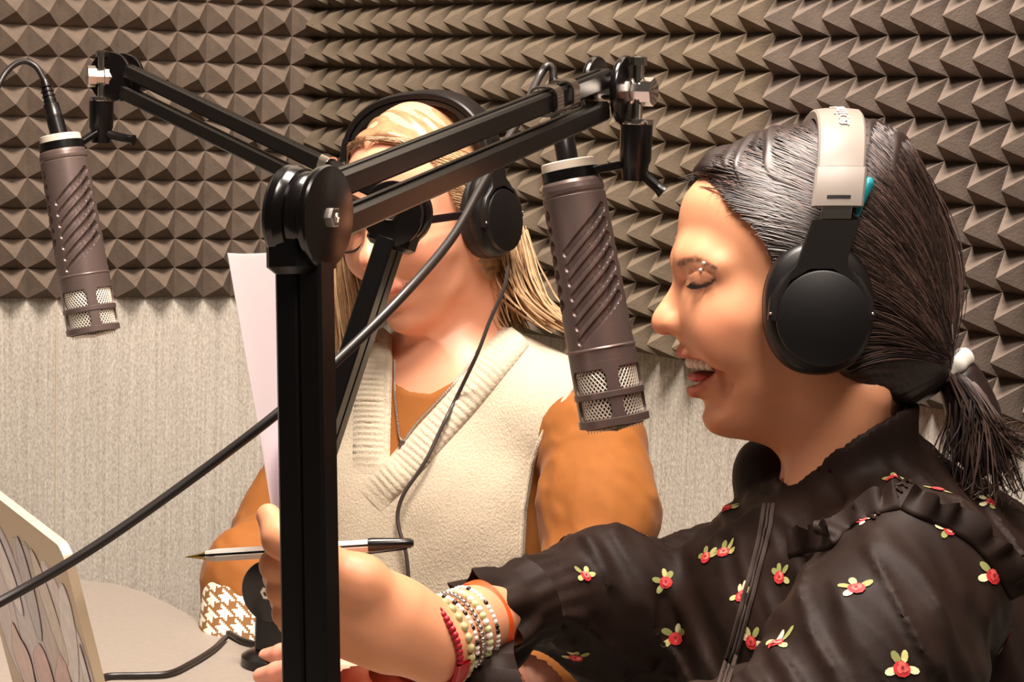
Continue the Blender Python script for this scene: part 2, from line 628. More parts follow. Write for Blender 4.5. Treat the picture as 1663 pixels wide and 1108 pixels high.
def boom(root, E, M, B, n, rE, rM, low_w, off=0.0118, clips=()):
    """two parallel upper bars E -> M, paired lower bars E -> B; n = pivot axis facing the camera"""
    n = vnorm(n)
    t = vnorm(M - E)
    k = np.cross(n, t)
    if k[2] < 0:
        k = -k
    mid = -0.008 * n
    for s in (1, -1):
        mb = MB()
        a = E + mid + k * s * off + t * rE * 0.45
        b = M + mid + k * s * off - t * (0.012 if s > 0 else 0.02)
        mb.bar(a, b, n, 0.0145, 0.0145, 0.0018)
        o = mb.build('upper_bar', M_BLACK, root)
        mb = MB()
        mb.bar(a + t * 0.012 + k * 0.0078, b - t * 0.012 + k * 0.0078, n, 0.003, 0.0014, 0.0004)
        mb.build('edge_strip', M_BLACKMETAL, o)
    # elbow: spool of two discs
    el = MB()
    el.lathe(E - n * 0.001, n, disc_prof(rE), 64)
    front = el.build('pivot_disc', M_BLACKMETAL, root)
    el = MB()
    el.lathe(E - n * 0.0165, -n, [(-0.006, rE * 0.7), (-0.0055, rE * 0.90), (-0.001, rE * 0.93), (0.0, rE * 0.96), (0.004, rE * 0.97), (0.0065, rE * 0.92), (0.0075, rE * 0.6), (0.0078, 0.001)], 64)
    el.build('pivot_disc', M_BLACKMETAL, root)
    el = MB()
    el.lathe(E - n * 0.0165, n, [(0, rE * 0.8), (0.006, rE * 0.86), (0.012, rE * 0.86), (0.016, rE * 0.8)], 64)
    el.build('pivot_hub', M_BLACKMETAL, root)
    bolt(root, E + n * 0.0068, n, 0.0062)
    # lower bars
    t2 = vnorm(B - E)
    w = vnorm(np.cross(n, t2))
    for s in (1, -1):
        mb = MB()
        q = -0.0115 * n + n * s * (low_w / 4)
        mb.bar(E + q + t2 * rE * 0.75, B + q, n, low_w / 2 - 0.0003, low_w * 0.62, 0.0018)
        mb.build('lower_bar', M_BLACK, root)
    # bracket under the elbow with its two screws
    mb = MB()
    mb.bar(E - n * 0.0135 + t2 * 0.002, E - n * 0.0135 + t2 * (rE + 0.004), n, low_w * 0.98 - 0.004, rE * 1.45, 0.004)
    br = mb.build('elbow_bracket', M_BLACK, root)
    for s in (-1, 1):
        mb = MB()
        side = w if (w @ (CAM - E)) > 0 else -w
        mb.sphere(E - n * 0.0135 + n * s * low_w * 0.27 + t2 * 0.006 + side * (rE * 0.725), 0.0016)
        mb.build('screw', M_CHROME, br)
    # mic end joint
    el = MB()
    el.lathe(M, n, disc_prof(rM), 56)
    el.build('pivot_disc', M_BLACKMETAL, root)
    el = MB()
    el.lathe(M - n * 0.017, -n, disc_prof(rM * 0.97), 56)
    el.build('pivot_disc', M_BLACKMETAL, root)
    el = MB()
    el.lathe(M - n * 0.017, n, [(0, rM * 0.5), (0.017, rM * 0.5)], 32)
    el.build('pivot_hub', M_CHROME, root)
    bolt(root, M + n * 0.007, n, 0.005)
    # base pivot
    el = MB()
    el.lathe(B - n * 0.001, n, disc_prof(rE * 0.95), 56)
    el.build('pivot_disc', M_BLACKMETAL, root)
    el = MB()
    el.lathe(B - n * 0.019, -n, disc_prof(rE * 0.95), 56)
    el.build('pivot_disc', M_BLACKMETAL, root)
    bolt(root, B + n * 0.0068, n, 0.0062)
    mb = MB()
    mb.bar(B - n * 0.009 + UP * 0.004, np.array([B[0] - n[0] * 0.009, B[1] - n[1] * 0.009, TZ + 0.012]), n, 0.024, 0.032, 0.003)
    mb.lathe((B[0] - n[0] * 0.009, B[1] - n[1] * 0.009, TZ + 0.0005), UP, [(0, 0.03), (0.008, 0.03), (0.012, 0.024), (0.014, 0.016)], 40)
    mb.build('table_mount', M_BLACK, root)
    for cpos in clips:
        c = E + mid + k * off + (M - E) * cpos
        mb = MB()
        pr = [(-0.0098, -0.0098), (0.0098, -0.0098), (0.0098, 0.0098), (-0.0098, 0.0098)]
        arc = [(0.0102 * math.copysign(abs(math.cos(a)) ** 0.6, math.cos(a)), 0.0102 * math.copysign(abs(math.sin(a)) ** 0.6, math.sin(a))) for a in np.linspace(0, 2 * math.pi, 24, endpoint=False)]
        V = np.array([[c + n * x * r + k * y * r + t * z for x, y in arc] for z, r in ((-0.006, 0.93), (-0.006, 1.08), (0.006, 1.08), (0.006, 0.93))])
        mb.grid(V, closed_u=True, closed_v=True)
        mb.build('cable_clip', M_CHROME, root)
    return t, k

# front arm (right microphone)
E1, M1, B1 = P(522, 352, 1.20), P(1008, 148, 1.62), P(541, 1490, 1.20)
d1 = M1 - E1
n1 = vnorm((d1[1], -d1[0], 0))
arm1 = empty('microphone_boom_arm', (B1[0], B1[1], TZ), 'black boom arm with thick upright post, nearest the camera', 'boom arm')
boom(arm1, E1, M1, B1, n1, 0.0298, 0.0272, 0.0300, clips=(0.735, 0.80))
# rear arm (left microphone)
E2, M2, B2 = P(640, 347, 1.85), P(183, 125, 2.18), P(441, 960, 1.85)
d2 = M2 - E2
n2 = vnorm((-d2[1], d2[0], 0))
if n2 @ (CAM - E2) < 0:
    n2 = -n2
n2 = vnorm(n2 + np.array([0.35, -0.25, 0]))
arm2 = empty('microphone_boom_arm', (B2[0], B2[1], TZ), 'black boom arm crossing in front of the blonde woman, holding left microphone', 'boom arm')
boom(arm2, E2, M2, B2, n2, 0.0290, 0.0258, 0.0290, clips=(0.235,))

# chrome nut, pin, swivel and lever at each microphone end
def mic_mount(root, M, n, drop_px, lever, ring_c, ring_r, ax):
    side = n
    mb = MB()
    mb.lathe(M + n * 0.006, n, [(0, 0.0105), (0.004, 0.0105), (0.005, 0.008), (0.012, 0.008), (0.0125, 0.011), (0.021, 0.011), (0.022, 0.0085)], 8)
    mb.build('chrome_nut', M_CHROME, root)
    mb = MB()
    top = M + n * 0.014 + UP * 0.024
    mb.tube([top, top - UP * 0.05], 0.0042, 12)
    mb.lathe(top, UP, [(-0.004, 0.0065), (0.002, 0.0065), (0.003, 0.004)], 10)
    mb.build('chrome_pin', M_CHROME, root)
    mb = MB()
    c = M + n * 0.014 - UP * 0.022
    mb.lathe(c, -UP, [(0.0, 0.0105), (0.002, 0.0125), (0.03, 0.0122), (0.034, 0.0105), (0.046, 0.0095)], 32)
    sw = mb.build('swivel_socket', M_BLACK, root)
    mb = MB()
    mb.lathe(c, -UP, [(-0.001, 0.0128), (0.002, 0.0131), (0.003, 0.0128)], 32)
    mb.build('collar', M_CHROME, sw)
    mb = MB()
    e = c - UP * 0.036
    mb.tube(catmull([e, e + lever * 0.4, e + lever], 5), [0.0052] * 5 + [0.0045] * 5 + [0.0058], 10)
    mb.build('lever', M_BLACK, root)
    # yoke from the swivel to the ring round the microphone
    mb = MB()
    j = e + UP * 0.004
    v = ring_c - j
    v = v - (v @ ax) * ax
    q = ring_c - vnorm(v) * ring_r * 0.96
    mb.bar(j, q, np.cross(vnorm(v), UP), 0.009, 0.006, 0.001)
    V = np.array([[ring_c + ax * z + r * (math.cos(a) * vnorm(v) + math.sin(a) * np.cross(ax, vnorm(v))) for a in np.linspace(0, 2 * math.pi, 48, endpoint=False)]
                  for z, r in ((-0.004, ring_r), (-0.004, ring_r + 0.0025), (0.004, ring_r + 0.0025), (0.004, ring_r))])
    mb.grid(V, closed_u=True, closed_v=True)
    mb.build('yoke', M_BLACK, root)

# ------------------------------------------------------------------ microphones
M_MIC = mat('mic_satin_brown_grey', (112, 96, 91), 0.36, metal=0.45, var=0.05, vscale=300)
M_MICRING = mat('mic_top_ring', (214, 202, 184), 0.4)
M_MESH = mat('mic_wire_mesh', (236, 229, 214), 0.4, metal=0.25)
M_MICIN = mat('mic_inner_foam', (96, 86, 78), 0.9)
ML, MR = 0.208, 0.0260

def mic_parts():
    """meshes in local space: axis -z from the top (0) to the bottom (-ML)"""
    out = {}
    nt, nz = 252, 300
    th = np.linspace(0, 2 * math.pi, nt, endpoint=False)
    prof = np.array([(0.055, .60), (0.056, .76), (0.068, .78), (0.072, .84), (0.085, .90), (0.105, .925), (0.118, .92), (0.122, .89), (0.126, .89), (0.130, .93),
                     (0.30, .95), (0.60, .985), (0.690, .99), (0.693, 1.02), (0.697, 1.03), (0.702, 1.0), (0.745, 1.0), (0.748, .99), (0.7485, .90)])
    s = np.concatenate([np.linspace(0.055, 0.13, 60), np.linspace(0.131, 0.68, 200), np.linspace(0.681, 0.7485, 40)])
    r = np.interp(s, prof[:, 0], prof[:, 1]) * MR
    T, S = np.meshgrid(th, s)
    RR = np.repeat(r[:, None], nt, 1)
    dep = np.zeros_like(T)
    for g in range(3):
        a = np.degrees((T - math.radians(120 * g) + math.pi) % (2 * math.pi) - math.pi)
        for k in range(7):
            tc = 0.262 + k * 0.0545
            a0, a1 = -36.0, 50.0
            # slanted stadium: rises to the right
            slope = 0.145 / (a1 - a0)
            ac = np.clip(a, a0, a1)
            dz = (S - (tc - slope * (ac - 7))) * ML
            da = (a - ac) * math.pi / 180 * MR
            dist = np.sqrt(dz ** 2 + da ** 2)
            wdt = 0.0030 + 0.0008 * (ac - a0) / (a1 - a0)
            dep = np.maximum(dep, sstep(wdt + 0.0004, wdt - 0.0007, dist) * (0.0018 + 0.0050 * (ac - a0) / (a1 - a0)))
    RR = RR - dep
    V = np.stack([RR * np.cos(T), RR * np.sin(T), -S * ML], -1)
    mb = MB().grid(V, closed_v=True)
    out['body'] = (mb, M_MIC)
    mb = MB()
    mb.lathe((0, 0, 0), (0, 0, -1), [(0.0, MR * .5), (0.0, MR * .76), (0.0008, MR * .80), (0.0088, MR * .82), (0.0095, MR * .78), (0.0098, MR * .72), (0.013, MR * .72)], 56)
    out['top_ring'] = (mb, M_MICRING)
    # grill frame: rings and four posts
    mb = MB()
    def ring(z0, z1, r0, r1):
        Vr = np.array([[(rr * math.cos(a), rr * math.sin(a), -z * ML) for a in np.linspace(0, 2 * math.pi, 72, endpoint=False)]
                       for z, rr in ((z0, r0), (z0 + .004, r1), (z1 - .004, r1), (z1, r0))])
        mb.grid(Vr, closed_u=True, closed_v=True)
    ring(.738, .772, MR * .93, MR * 1.005)
    ring(.850, .878, MR * .95, MR * 1.04)
    ring(.948, .982, MR * .93, MR * 1.05)
    for g in range(4):
        a0 = math.radians(8 + 90 * g)
        Vp = []
        zs = np.linspace(.745, .975, 24)
        for z in zs:
            fl = max(math.exp(-((z - .765) / .012) ** 2), math.exp(-((z - .864) / .016) ** 2), math.exp(-((z - .955) / .012) ** 2))
            wd = math.radians(10.5 + 6 * fl)
            row = []
            for a in np.linspace(-wd, wd, 7):
                row.append((MR * 1.005 * math.cos(a0 + a), MR * 1.005 * math.sin(a0 + a), -z * ML))
            for a in np.linspace(wd, -wd, 7):
                row.append((MR * .93 * math.cos(a0 + a), MR * .93 * math.sin(a0 + a), -z * ML))
            Vp.append(row)
        mb.grid(np.array(Vp), closed_v=True)
    out['grill_frame'] = (mb, M_MIC)
    # woven wire
    mb = MB()
    nw = 44
    for sg in (1, -1):
        for i in range(nw):
            a0 = 2 * math.pi * i / nw
            zz = np.linspace(.75, .972, 13)
            mb.tube([(MR * .90 * math.cos(a0 + sg * (z - .75) * 6.5), MR * .90 * math.sin(a0 + sg * (z - .75) * 6.5), -z * ML) for z in zz], 0.00058, 4, cap=False)
    rb = MR * .86
    for i in range(-9, 10):
        c = i * rb / 9.6
        hw = math.sqrt(rb * rb - c * c)
        mb.tube([(c, -hw, -.985 * ML), (c, 0, -1.0 * ML), (c, hw, -.985 * ML)], 0.0004, 4, cap=False)
        mb.tube([(-hw, c, -.985 * ML), (0, c, -1.0 * ML), (hw, c, -.985 * ML)], 0.0004, 4, cap=False)
    out['wire_mesh'] = (mb, M_MESH)
    mb = MB()
    mb.lathe((0, 0, 0), (0, 0, -1), [(.745 * ML, MR * .84), (.97 * ML, MR * .84), (.985 * ML, MR * .78), (.99 * ML, 0.001)], 40)
    out['inner_foam'] = (mb, M_MICIN)
    return out
MICP = mic_parts()
MIC_MESH = {}
def microphone(top, bottom, spin, label, scale=1.0):
    root = empty('broadcast_microphone', top, label, 'microphone')
    ax = vnorm(top - bottom)
    x = vnorm(np.cross(UP, ax)) if abs(ax[2]) < 0.9999 else np.array([1., 0, 0])
    # local +x faces the camera
    x = (CAM - top)
    x = vnorm(x - (x @ ax) * ax)
    y = np.cross(ax, x)
    c, s = math.cos(spin), math.sin(spin)
    x, y = c * x + s * y, -s * x + c * y
    ln = np.linalg.norm(top - bottom) / ML
    root.matrix_world = Matrix(((x[0], y[0], ax[0], top[0]), (x[1], y[1], ax[1], top[1]), (x[2], y[2], ax[2], top[2]), (0, 0, 0, 1))) @ Matrix.Scale(ln, 4)
    for nm, (mb, m) in MICP.items():
        if nm in MIC_MESH:
            o = bpy.data.objects.new(nm, MIC_MESH[nm])
            COL.objects.link(o)
        else:
            o = mb.build(nm, m)
            MIC_MESH[nm] = o.data
        o.parent = root
    return root, ax, x
T1, Bt1 = P(922, 262, 1.645), P(1000, 698, 1.645)
mic1, ax1, fx1 = microphone(T1, Bt1, math.radians(2), 'large grey broadcast microphone hanging between the two women')
T2, Bt2 = P(97, 220, 2.14), P(153, 547, 2.14)
mic2, ax2, fx2 = microphone(T2, Bt2, math.radians(2), 'grey broadcast microphone hanging at far left before the foam wall')
mic_mount(arm1, M1, n1, 0, np.array([0.022, -0.004, -0.018]), T1 - ax1 * 0.011, MR * .77, ax1)
mic_mount(arm2, M2, np.array([-n2[1] * -0.2 - 0.85, -0.35, 0]) / np.linalg.norm([-n2[1] * -0.2 - 0.85, -0.35, 0]) * 0.8, 0, np.array([0.036, -0.012, -0.006]), T2 - ax2 * 0.011, MR * .77, ax2)
adopt(arm1)
adopt(arm2)

# ------------------------------------------------------------------ cables with their plugs
M_CABLE = mat('cable_rubber', (34, 28, 26), 0.38)
M_PLUG = mat('plug_black', (24, 20, 20), 0.3, metal=0.3)
def cable(name, pts, r, label, plug=None, m=None, n=14):
    root = empty(name, pts[0], label, 'cable')
    mb = MB()
    mb.tube(catmull(pts, n), r, 12)
    mb.build('cord', m or M_CABLE, root)
    if plug:
        a, b, r0 = plug
        a, b = np.asarray(a), np.asarray(b)
        L = np.linalg.norm(b - a)
        mb = MB()
        mb.lathe(a, b - a, [(0, r0 * .45), (L * .05, r0 * .55), (L * .4, r0 * .72), (L * .42, r0 * .9), (L * .62, r0 * .95), (L * .63, r0), (L, r0)], 28)
        pl = mb.build('plug', M_PLUG, root)
        mb = MB()
        for q in (.12, .2, .28, .36):
            mb.lathe(a + (b - a) * q, b - a, [(-.0012, r0 * .6), (-.0006, r0 * .78), (.0006, r0 * .78), (.0012, r0 * .6)], 24)
        mb.lathe(a + (b - a) * .66, b - a, [(-.001, r0 * .98), (0, r0 * 1.03), (.001, r0 * .98)], 28)
        mb.build('strain_relief', M_PLUG, pl)
    adopt(root)
    return root
pl1a, pl1b = P(899, 128, 1.652), T1 - ax1 * 0.003
cable('microphone_cable', [P(-420, 1190, 1.17), P(-200, 1085, 1.2), P(0, 978, 1.25), P(140, 897, 1.27), P(290, 793, 1.29), P(450, 672, 1.31), P(562, 572, 1.34), P(660, 474, 1.38), P(735, 385, 1.44), P(782, 302, 1.50), P(815, 243, 1.55), P(848, 185, 1.6), P(873, 130, 1.645), P(888, 108, 1.652), P(897, 112, 1.653), pl1a],
      0.0032, 'thick black cable slanting up across the picture to the central microphone', (pl1a, pl1b, 0.0085))
pl2a, pl2b = P(72, 130, 2.145), T2 - ax2 * 0.003 + (P(0, 0, 1) - P(0, 0, 1))
cable('microphone_cable', [P(-120, 330, 2.1), P(-45, 230, 2.12), P(-8, 150, 2.13), P(12, 115, 2.14), P(36, 100, 2.145), P(58, 108, 2.145), pl2a],
      0.0031, 'grey cable looping out of the far left microphone', (pl2a, pl2b, 0.0088))
cable('desk_cable', [np.array([*P(*q)[:2], TZ + 0.0032]) if False else np.array([*on_plane(q[0], q[1], TZ + 0.0035)[:2], TZ + 0.0035]) for q in
      ((60, 1125), (155, 1104), (180, 1098), (230, 1097), (275, 1094), (310, 1078), (345, 1056), (366, 1036))] , 0.0028,
      'thin black cable curving over the table towards the laptop')
cable('desk_cable', [np.array([*on_plane(q[0], q[1], TZ + 0.0035)[:2], TZ + 0.0035]) for q in ((372, 1029), (400, 1043), (440, 1050), (480, 1052), (520, 1062))], 0.0030,
      'short black cable on table beside the houndstooth cuff')

# ------------------------------------------------------------------ paper sheets and pen
M_PAPER = mat('white_paper', (244, 236, 240), 0.8, spec=0.2)
_nt = M_PAPER.node_tree
_tb = _nt.nodes.new('ShaderNodeBsdfTranslucent')
_tb.inputs[0].default_value = (0.9, 0.82, 0.84, 1)
_ms = _nt.nodes.new('ShaderNodeMixShader')
_ms.inputs[0].default_value = 0.4
_nt.links.new(_nt.nodes['Principled BSDF'].outputs[0], _ms.inputs[1])
_nt.links.new(_tb.outputs[0], _ms.inputs[2])
_nt.links.new(_ms.outputs[0], _nt.nodes['Material Output'].inputs[0])
def sheet(name, L, R, label, sag, seed):
    """ruled surface between two edges (lists of points), 0.3 mm thick"""
    L, R = catmull(L, 8), catmull(R, 8)
    nv = 10
    nrm = vnorm(np.cross(R[0] - L[0], L[-1] - L[0]))
    V = np.array([[L[i] + (R[i] - L[i]) * t + nrm * sag * math.sin(math.pi * t) for t in np.linspace(0, 1, nv)] for i in range(len(L))])
    ring = np.concatenate([V, (V - nrm * 0.0004)[:, ::-1]], 1)
    mb = MB().grid(ring, closed_v=True)
    o = mb.build(name, M_PAPER)
    return tag(o, label, 'paper', 'paper sheets in hand')
sheet('paper_sheet', [P(369, 411, 1.395), P(395, 560, 1.395), P(420, 700, 1.395), P(442, 835, 1.392), P(462, 950, 1.395)],
      [P(449, 410, 1.52), P(456, 560, 1.51), P(465, 700, 1.50), P(476, 835, 1.49), P(486, 950, 1.48)], 'white paper sheet held upright in the dark-haired woman\'s hand', 0.004, 1)
sheet('paper_sheet', [P(455, 690, 1.405), P(459, 750, 1.405), P(464, 835, 1.402), P(474, 950, 1.402)],
      [P(472, 690, 1.50), P(494, 770, 1.50), P(522, 850, 1.49), P(530, 950, 1.48)], 'second white sheet lower behind the black post', 0.003, 2)

M_CLEAR = mat('clear_pen_barrel', (226, 222, 214), 0.15, spec=0.7)
M_BRASS = mat('brass_tip', (196, 164, 96), 0.25, metal=1.0)
M_CAP = mat('black_pen_cap', (20, 18, 18), 0.25)
pa, pb = P(302, 905, 1.402), P(672, 882, 1.405)
pen = empty('ballpoint_pen', pa, 'clear hexagonal ballpoint pen with black cap held beside the paper', 'pen')
pd = vnorm(pb - pa)
Lp = np.linalg.norm(pb - pa)
mb = MB()
mb.lathe(pa, pd, [(0, .0004), (.003, .0008), (.011, .0022), (.0112, .0026), (.014, .003)], 20)
mb.build('tip', M_BRASS, pen)
mb = MB()
mb.lathe(pa, pd, [(.013, .0034), (.02, .0044), (Lp * .83, .0044)], 6)
br = mb.build('barrel', M_CLEAR, pen, smooth=False)
mb = MB()
side = vnorm(np.cross(pd, CAM - pa))
fr = vnorm(np.cross(side, pd))
if fr @ (CAM - pa) < 0:
    fr = -fr
mb.box(pa + pd * Lp * .43 + fr * .0040 - side * .0004, (side, fr, pd), (.0007, .0003, Lp * .37))
mb.build('ink_tube', M_CAP, br)
mb = MB()
mb.lathe(pa, pd, [(Lp * .80, .0050), (Lp * .82, .0052), (Lp * .93, .0040), (Lp * .985, .0032), (Lp, .0018)], 24)
mb.build('cap', M_CAP, pen)
mb = MB()
mb.bar(pa + pd * Lp * .97 + side * .0036, pa + pd * Lp * .72 + side * .0058, fr, .0022, .0012, .0003)
mb.build('clip', M_CAP, pen)
adopt(pen)

# ------------------------------------------------------------------ laptop with stickers on its lid
M_ALU = mat('laptop_champagne', (222, 200, 170), 0.4, metal=0.15)
M_ALUEDGE = mat('laptop_edge', (150, 128, 104), 0.3, metal=0.7)
lTR, lHR = np.array([-0.27297, 1.27652, 0.96900]), np.array([-0.22687, 1.29994, 0.7650])
le = np.array([-0.45032, 0.89287, 0.0])
lup = vnorm(lTR - lHR)
lup = vnorm(lup - (lup @ le) * le)
lw, lh = 0.305, np.linalg.norm(lTR - lHR)
ln_ = np.cross(le, lup)
if ln_ @ (CAM - lTR) < 0:
    ln_ = -ln_
lap = empty('laptop_computer', lHR + le * lw / 2, 'champagne laptop with pastel stickers on its lid at the left edge', 'laptop')
def rrect(w, h, r, n=6):
    out = []
    for cx, cy, a0 in ((w - r, r, -90), (w - r, h - r, 0), (r, h - r, 90), (r, r, 180)):
        for i in range(n + 1):
            a = math.radians(a0 + 90 * i / n)
            out.append((cx + r * math.cos(a), cy + r * math.sin(a)))
    return out
mb = MB()
mb.prism(rrect(lw, lh, 0.012), lHR - ln_ * 0.003, le, lup, ln_, 0.006)
lid = mb.build('lid', M_ALU, lap, smooth=False)
mb = MB()
mb.prism([(0.006, 0.008), (lw - 0.006, 0.008), (lw - 0.006, lh - 0.006), (0.006, lh - 0.006)], lHR - ln_ * 0.0063, le, lup, ln_, 0.0006)
mb.build('screen', mat('screen_black', (20, 20, 24), 0.15), lid, smooth=False)
hx = vnorm(np.cross(UP, le))
if hx @ ln_ > 0:
    hx = -hx
mb = MB()
mb.prism(rrect(lw, 0.21, 0.012), np.array([lHR[0], lHR[1], TZ + 0.008]), le, hx, UP, 0.014)
base_ = mb.build('base', M_ALUEDGE, lap, smooth=False)
mb = MB()
for r_ in range(5):
    for c_ in range(12):
        mb.box(np.array([lHR[0], lHR[1], TZ + 0.0155]) + le * (0.03 + c_ * 0.0222) + hx * (0.035 + r_ * 0.018), (le, hx, UP), (0.0095, 0.0078, 0.0008))
mb.build('keys', M_CAP, base_, smooth=False)
mb = MB()
mb.tube([lHR + le * 0.03 - UP * 0.002, lHR + le * (lw - 0.03) - UP * 0.002], 0.005, 12)
mb.build('hinge', M_ALUEDGE, lap)
rnd = random.Random(8)
pal = [(216, 202, 210), (230, 184, 182), (206, 198, 214), (236, 222, 226), (186, 168, 164), (222, 204, 190), (222, 160, 162), (246, 240, 246), (176, 172, 186)]
STK = [mat('sticker_%d' % i, c, 0.3, var=0.25, vscale=90, coat=0.3) for i, c in enumerate(pal)]
M_STK_G = mat('sticker_green', (40, 128, 92), 0.3, var=0.3, vscale=120)
def blob(cx, cy, rx, ry, rot, lobes, amp):
    out = []
    for a in np.linspace(0, 2 * math.pi, 40, endpoint=False):
        r = 1 + amp * math.sin(lobes * a + cx * 90)
        x, y = rx * r * math.cos(a), ry * r * math.sin(a)
        px_, py_ = cx + x * math.cos(rot) - y * math.sin(rot), cy + x * math.sin(rot) + y * math.cos(rot)
        out.append((min(max(px_, 0.004), lw - 0.004), min(max(py_, 0.003), lh - 0.004)))
    return out
# layered torn-edge shapes in pale pinks, mauves and greys
lay = 0
spec_ = [(0.055, 0.115, 0.046, 0.070, 0.1, 3, .12, 3), (0.12, 0.12, 0.045, 0.075, -0.2, 4, .10, 4), (0.19, 0.11, 0.05, 0.07, 0.2, 3, .12, 2), (0.25, 0.12, 0.04, 0.08, 0, 4, .1, 0),
         (0.045, 0.14, 0.020, 0.042, 0.5, 2, .15, 7), (0.085, 0.15, 0.016, 0.046, -0.3, 2, .12, 5), (0.10, 0.08, 0.026, 0.036, 0.4, 3, .15, 6), (0.06, 0.06, 0.022, 0.040, -0.4, 4, .12, 1),
         (0.14, 0.15, 0.018, 0.040, 0.3, 2, .1, 8), (0.16, 0.075, 0.028, 0.032, 0.2, 3, .12, 6), (0.205, 0.15, 0.022, 0.034, -0.4, 2, .12, 7), (0.025, 0.085, 0.010, 0.062, 0.1, 2, .1, 7), (0.23, 0.07, 0.03, 0.03, 0.2, 5, .1, 1)]
for cx, cy, rx, ry, ro, lo_, am, ci in spec_:
    lay += 1
    mb = MB()
    mb.prism(blob(cx, cy, rx, ry, ro, lo_, am), lHR + ln_ * (0.00008 + 0.00006 * lay), le, lup, ln_, 0.00006)
    mb.build('sticker', STK[ci], lid, smooth=False)
    # drawn outline of each shape
    mb = MB()
    bl = np.array(blob(cx, cy, rx * .97, ry * .97, ro, lo_, am))
    mb.tube([lHR + ln_ * (0.0001 + 0.00006 * lay) + le * a + lup * b for a, b in np.vstack([bl, bl[:1]])], 0.00018, 4, cap=False)
    mb.build('sticker_outline', STK[8], lid)
mb = MB()
mb.prism(blob(0.04, 0.022, 0.026, 0.015, 0.2, 5, .15), lHR + ln_ * 0.0011, le, lup, ln_, 0.0002)
mb.build('sticker', M_STK_G, lid, smooth=False)
adopt(lap)
# ------------------------------------------------------------------ heads: side silhouette inflated sideways, then face features
SH = 0.00044                                            # metres per profile unit
def poly_sd(pts, X, Y):
    pts = np.asarray(pts, float)
    d = np.full(X.shape, 1e18)
    ins = np.zeros(X.shape, bool)
    n = len(pts)
    for i in range(n):
        a, b = pts[i], pts[(i + 1) % n]
        e = b - a
        wx, wy = X - a[0], Y - a[1]
        t = np.clip((wx * e[0] + wy * e[1]) / (e @ e + 1e-12), 0, 1)
        d = np.minimum(d, (wx - e[0] * t) ** 2 + (wy - e[1] * t) ** 2)
        c1 = (a[1] <= Y) & (b[1] > Y)
        c2 = (a[1] > Y) & (b[1] <= Y)
        cr = e[0] * wy - e[1] * wx
        ins ^= (c1 & (cr > 0)) | (c2 & (cr < 0))
    d = np.sqrt(d)
    return np.where(ins, -d, d)

class Grid2:
    """2D signed distance (profile units) tabulated for quick lookup"""
    def __init__(self, pts, x0=960, x1=1720, y0=120, y1=1000, st=2.0, smooth=True, blur=0):
        if smooth:
            q = np.asarray(pts, float)
            q = catmull(np.vstack([q, q[:1]]).tolist() and np.hstack([np.vstack([q, q[:1]]), np.zeros((len(q) + 1, 1))]), 4)[:-1, :2]
        else:
            q = np.asarray(pts, float)
        self.pts = q
        self.x0, self.y0, self.st = x0, y0, st
        xs, ys = np.arange(x0, x1, st), np.arange(y0, y1, st)
        X, Y = np.meshgrid(xs, ys, indexing='ij')
        self.g = poly_sd(q, X, Y)
        if blur:                                         # soften the ridges deep inside
            g = self.g.copy()
            for _ in range(blur):
                gp = np.pad(g, 1, mode='edge')
                g = (gp[:-2, 1:-1] + gp[2:, 1:-1] + gp[1:-1, :-2] + gp[1:-1, 2:] + 2 * g) / 6
            self.g = self.g + (g - self.g) * sstep(12, 70, -self.g)
    def __call__(self, x, y):
        u = np.clip((x - self.x0) / self.st, 0, self.g.shape[0] - 1.001)
        v = np.clip((y - self.y0) / self.st, 0, self.g.shape[1] - 1.001)
        i, j = u.astype(int), v.astype(int)
        a, b = u - i, v - j
        g = self.g
        return (g[i, j] * (1 - a) * (1 - b) + g[i + 1, j] * a * (1 - b) + g[i, j + 1] * (1 - a) * b + g[i + 1, j + 1] * a * b)

BASE = [(1134, 290), (1117, 310), (1108, 327), (1103, 349), (1100.5, 375), (1098.5, 399), (1100, 416), (1104, 432), (1107, 446), (1109, 470), (1110, 500), (1110, 525), (1110, 549),
        (1108, 560), (1107, 571), (1110, 580), (1115, 590), (1120, 605), (1125, 620), (1127, 632), (1128, 640), (1132, 648), (1139, 655), (1141, 664), (1140, 674), (1142.5, 686), (1149, 697),
        (1160, 705), (1180, 711), (1209, 715), (1235, 721), (1255, 731), (1270, 752), (1281, 790), (1288, 850), (1292, 930), (1486, 930), (1474, 800), (1466, 720), (1468, 650), (1492, 600), (1520, 540),
        (1530, 470), (1525, 400), (1505, 320), (1470, 255), (1420, 215), (1350, 199), (1270, 208), (1200, 235), (1160, 262)]
NOSE = [(1106, 432), (1097.5, 455), (1087, 471), (1074, 490.5), (1065, 508), (1061.5, 521), (1062, 531), (1067, 537.5), (1076, 541), (1090, 540.5), (1108, 545), (1128, 540), (1128, 500), (1118, 455)]
G_BASE = Grid2(BASE, blur=220)
G_NOSE = Grid2(NOSE)
WPTS = np.array([(1150, 330, 6.7), (1120, 390, 6.6), (1250, 400, 7.2), (1400, 350, 7.6), (1350, 230, 7.3), (1130, 440, 6.75), (1200, 500, 6.9), (1300, 500, 7.2), (1120, 560, 5.5), (1150, 600, 5.35),
                 (1220, 600, 6.15), (1330, 630, 6.2), (1150, 690, 4.3), (1240, 690, 5.3), (1300, 770, 5.3), (1400, 770, 5.6), (1380, 850, 5.7), (1300, 850, 5.5), (1500, 500, 7.2), (1430, 640, 6.0), (1400, 940, 6.2)])
DD = 10.5
def wmap(x, y):
    num = np.zeros_like(x)
    den = np.zeros_like(x)
    for a, b, w in WPTS:
        k = 1.0 / (((x - a) ** 2 + (y - b) ** 2) / 900.0 + 0.6) ** 2
        num += k * w
        den += k
    return num / den
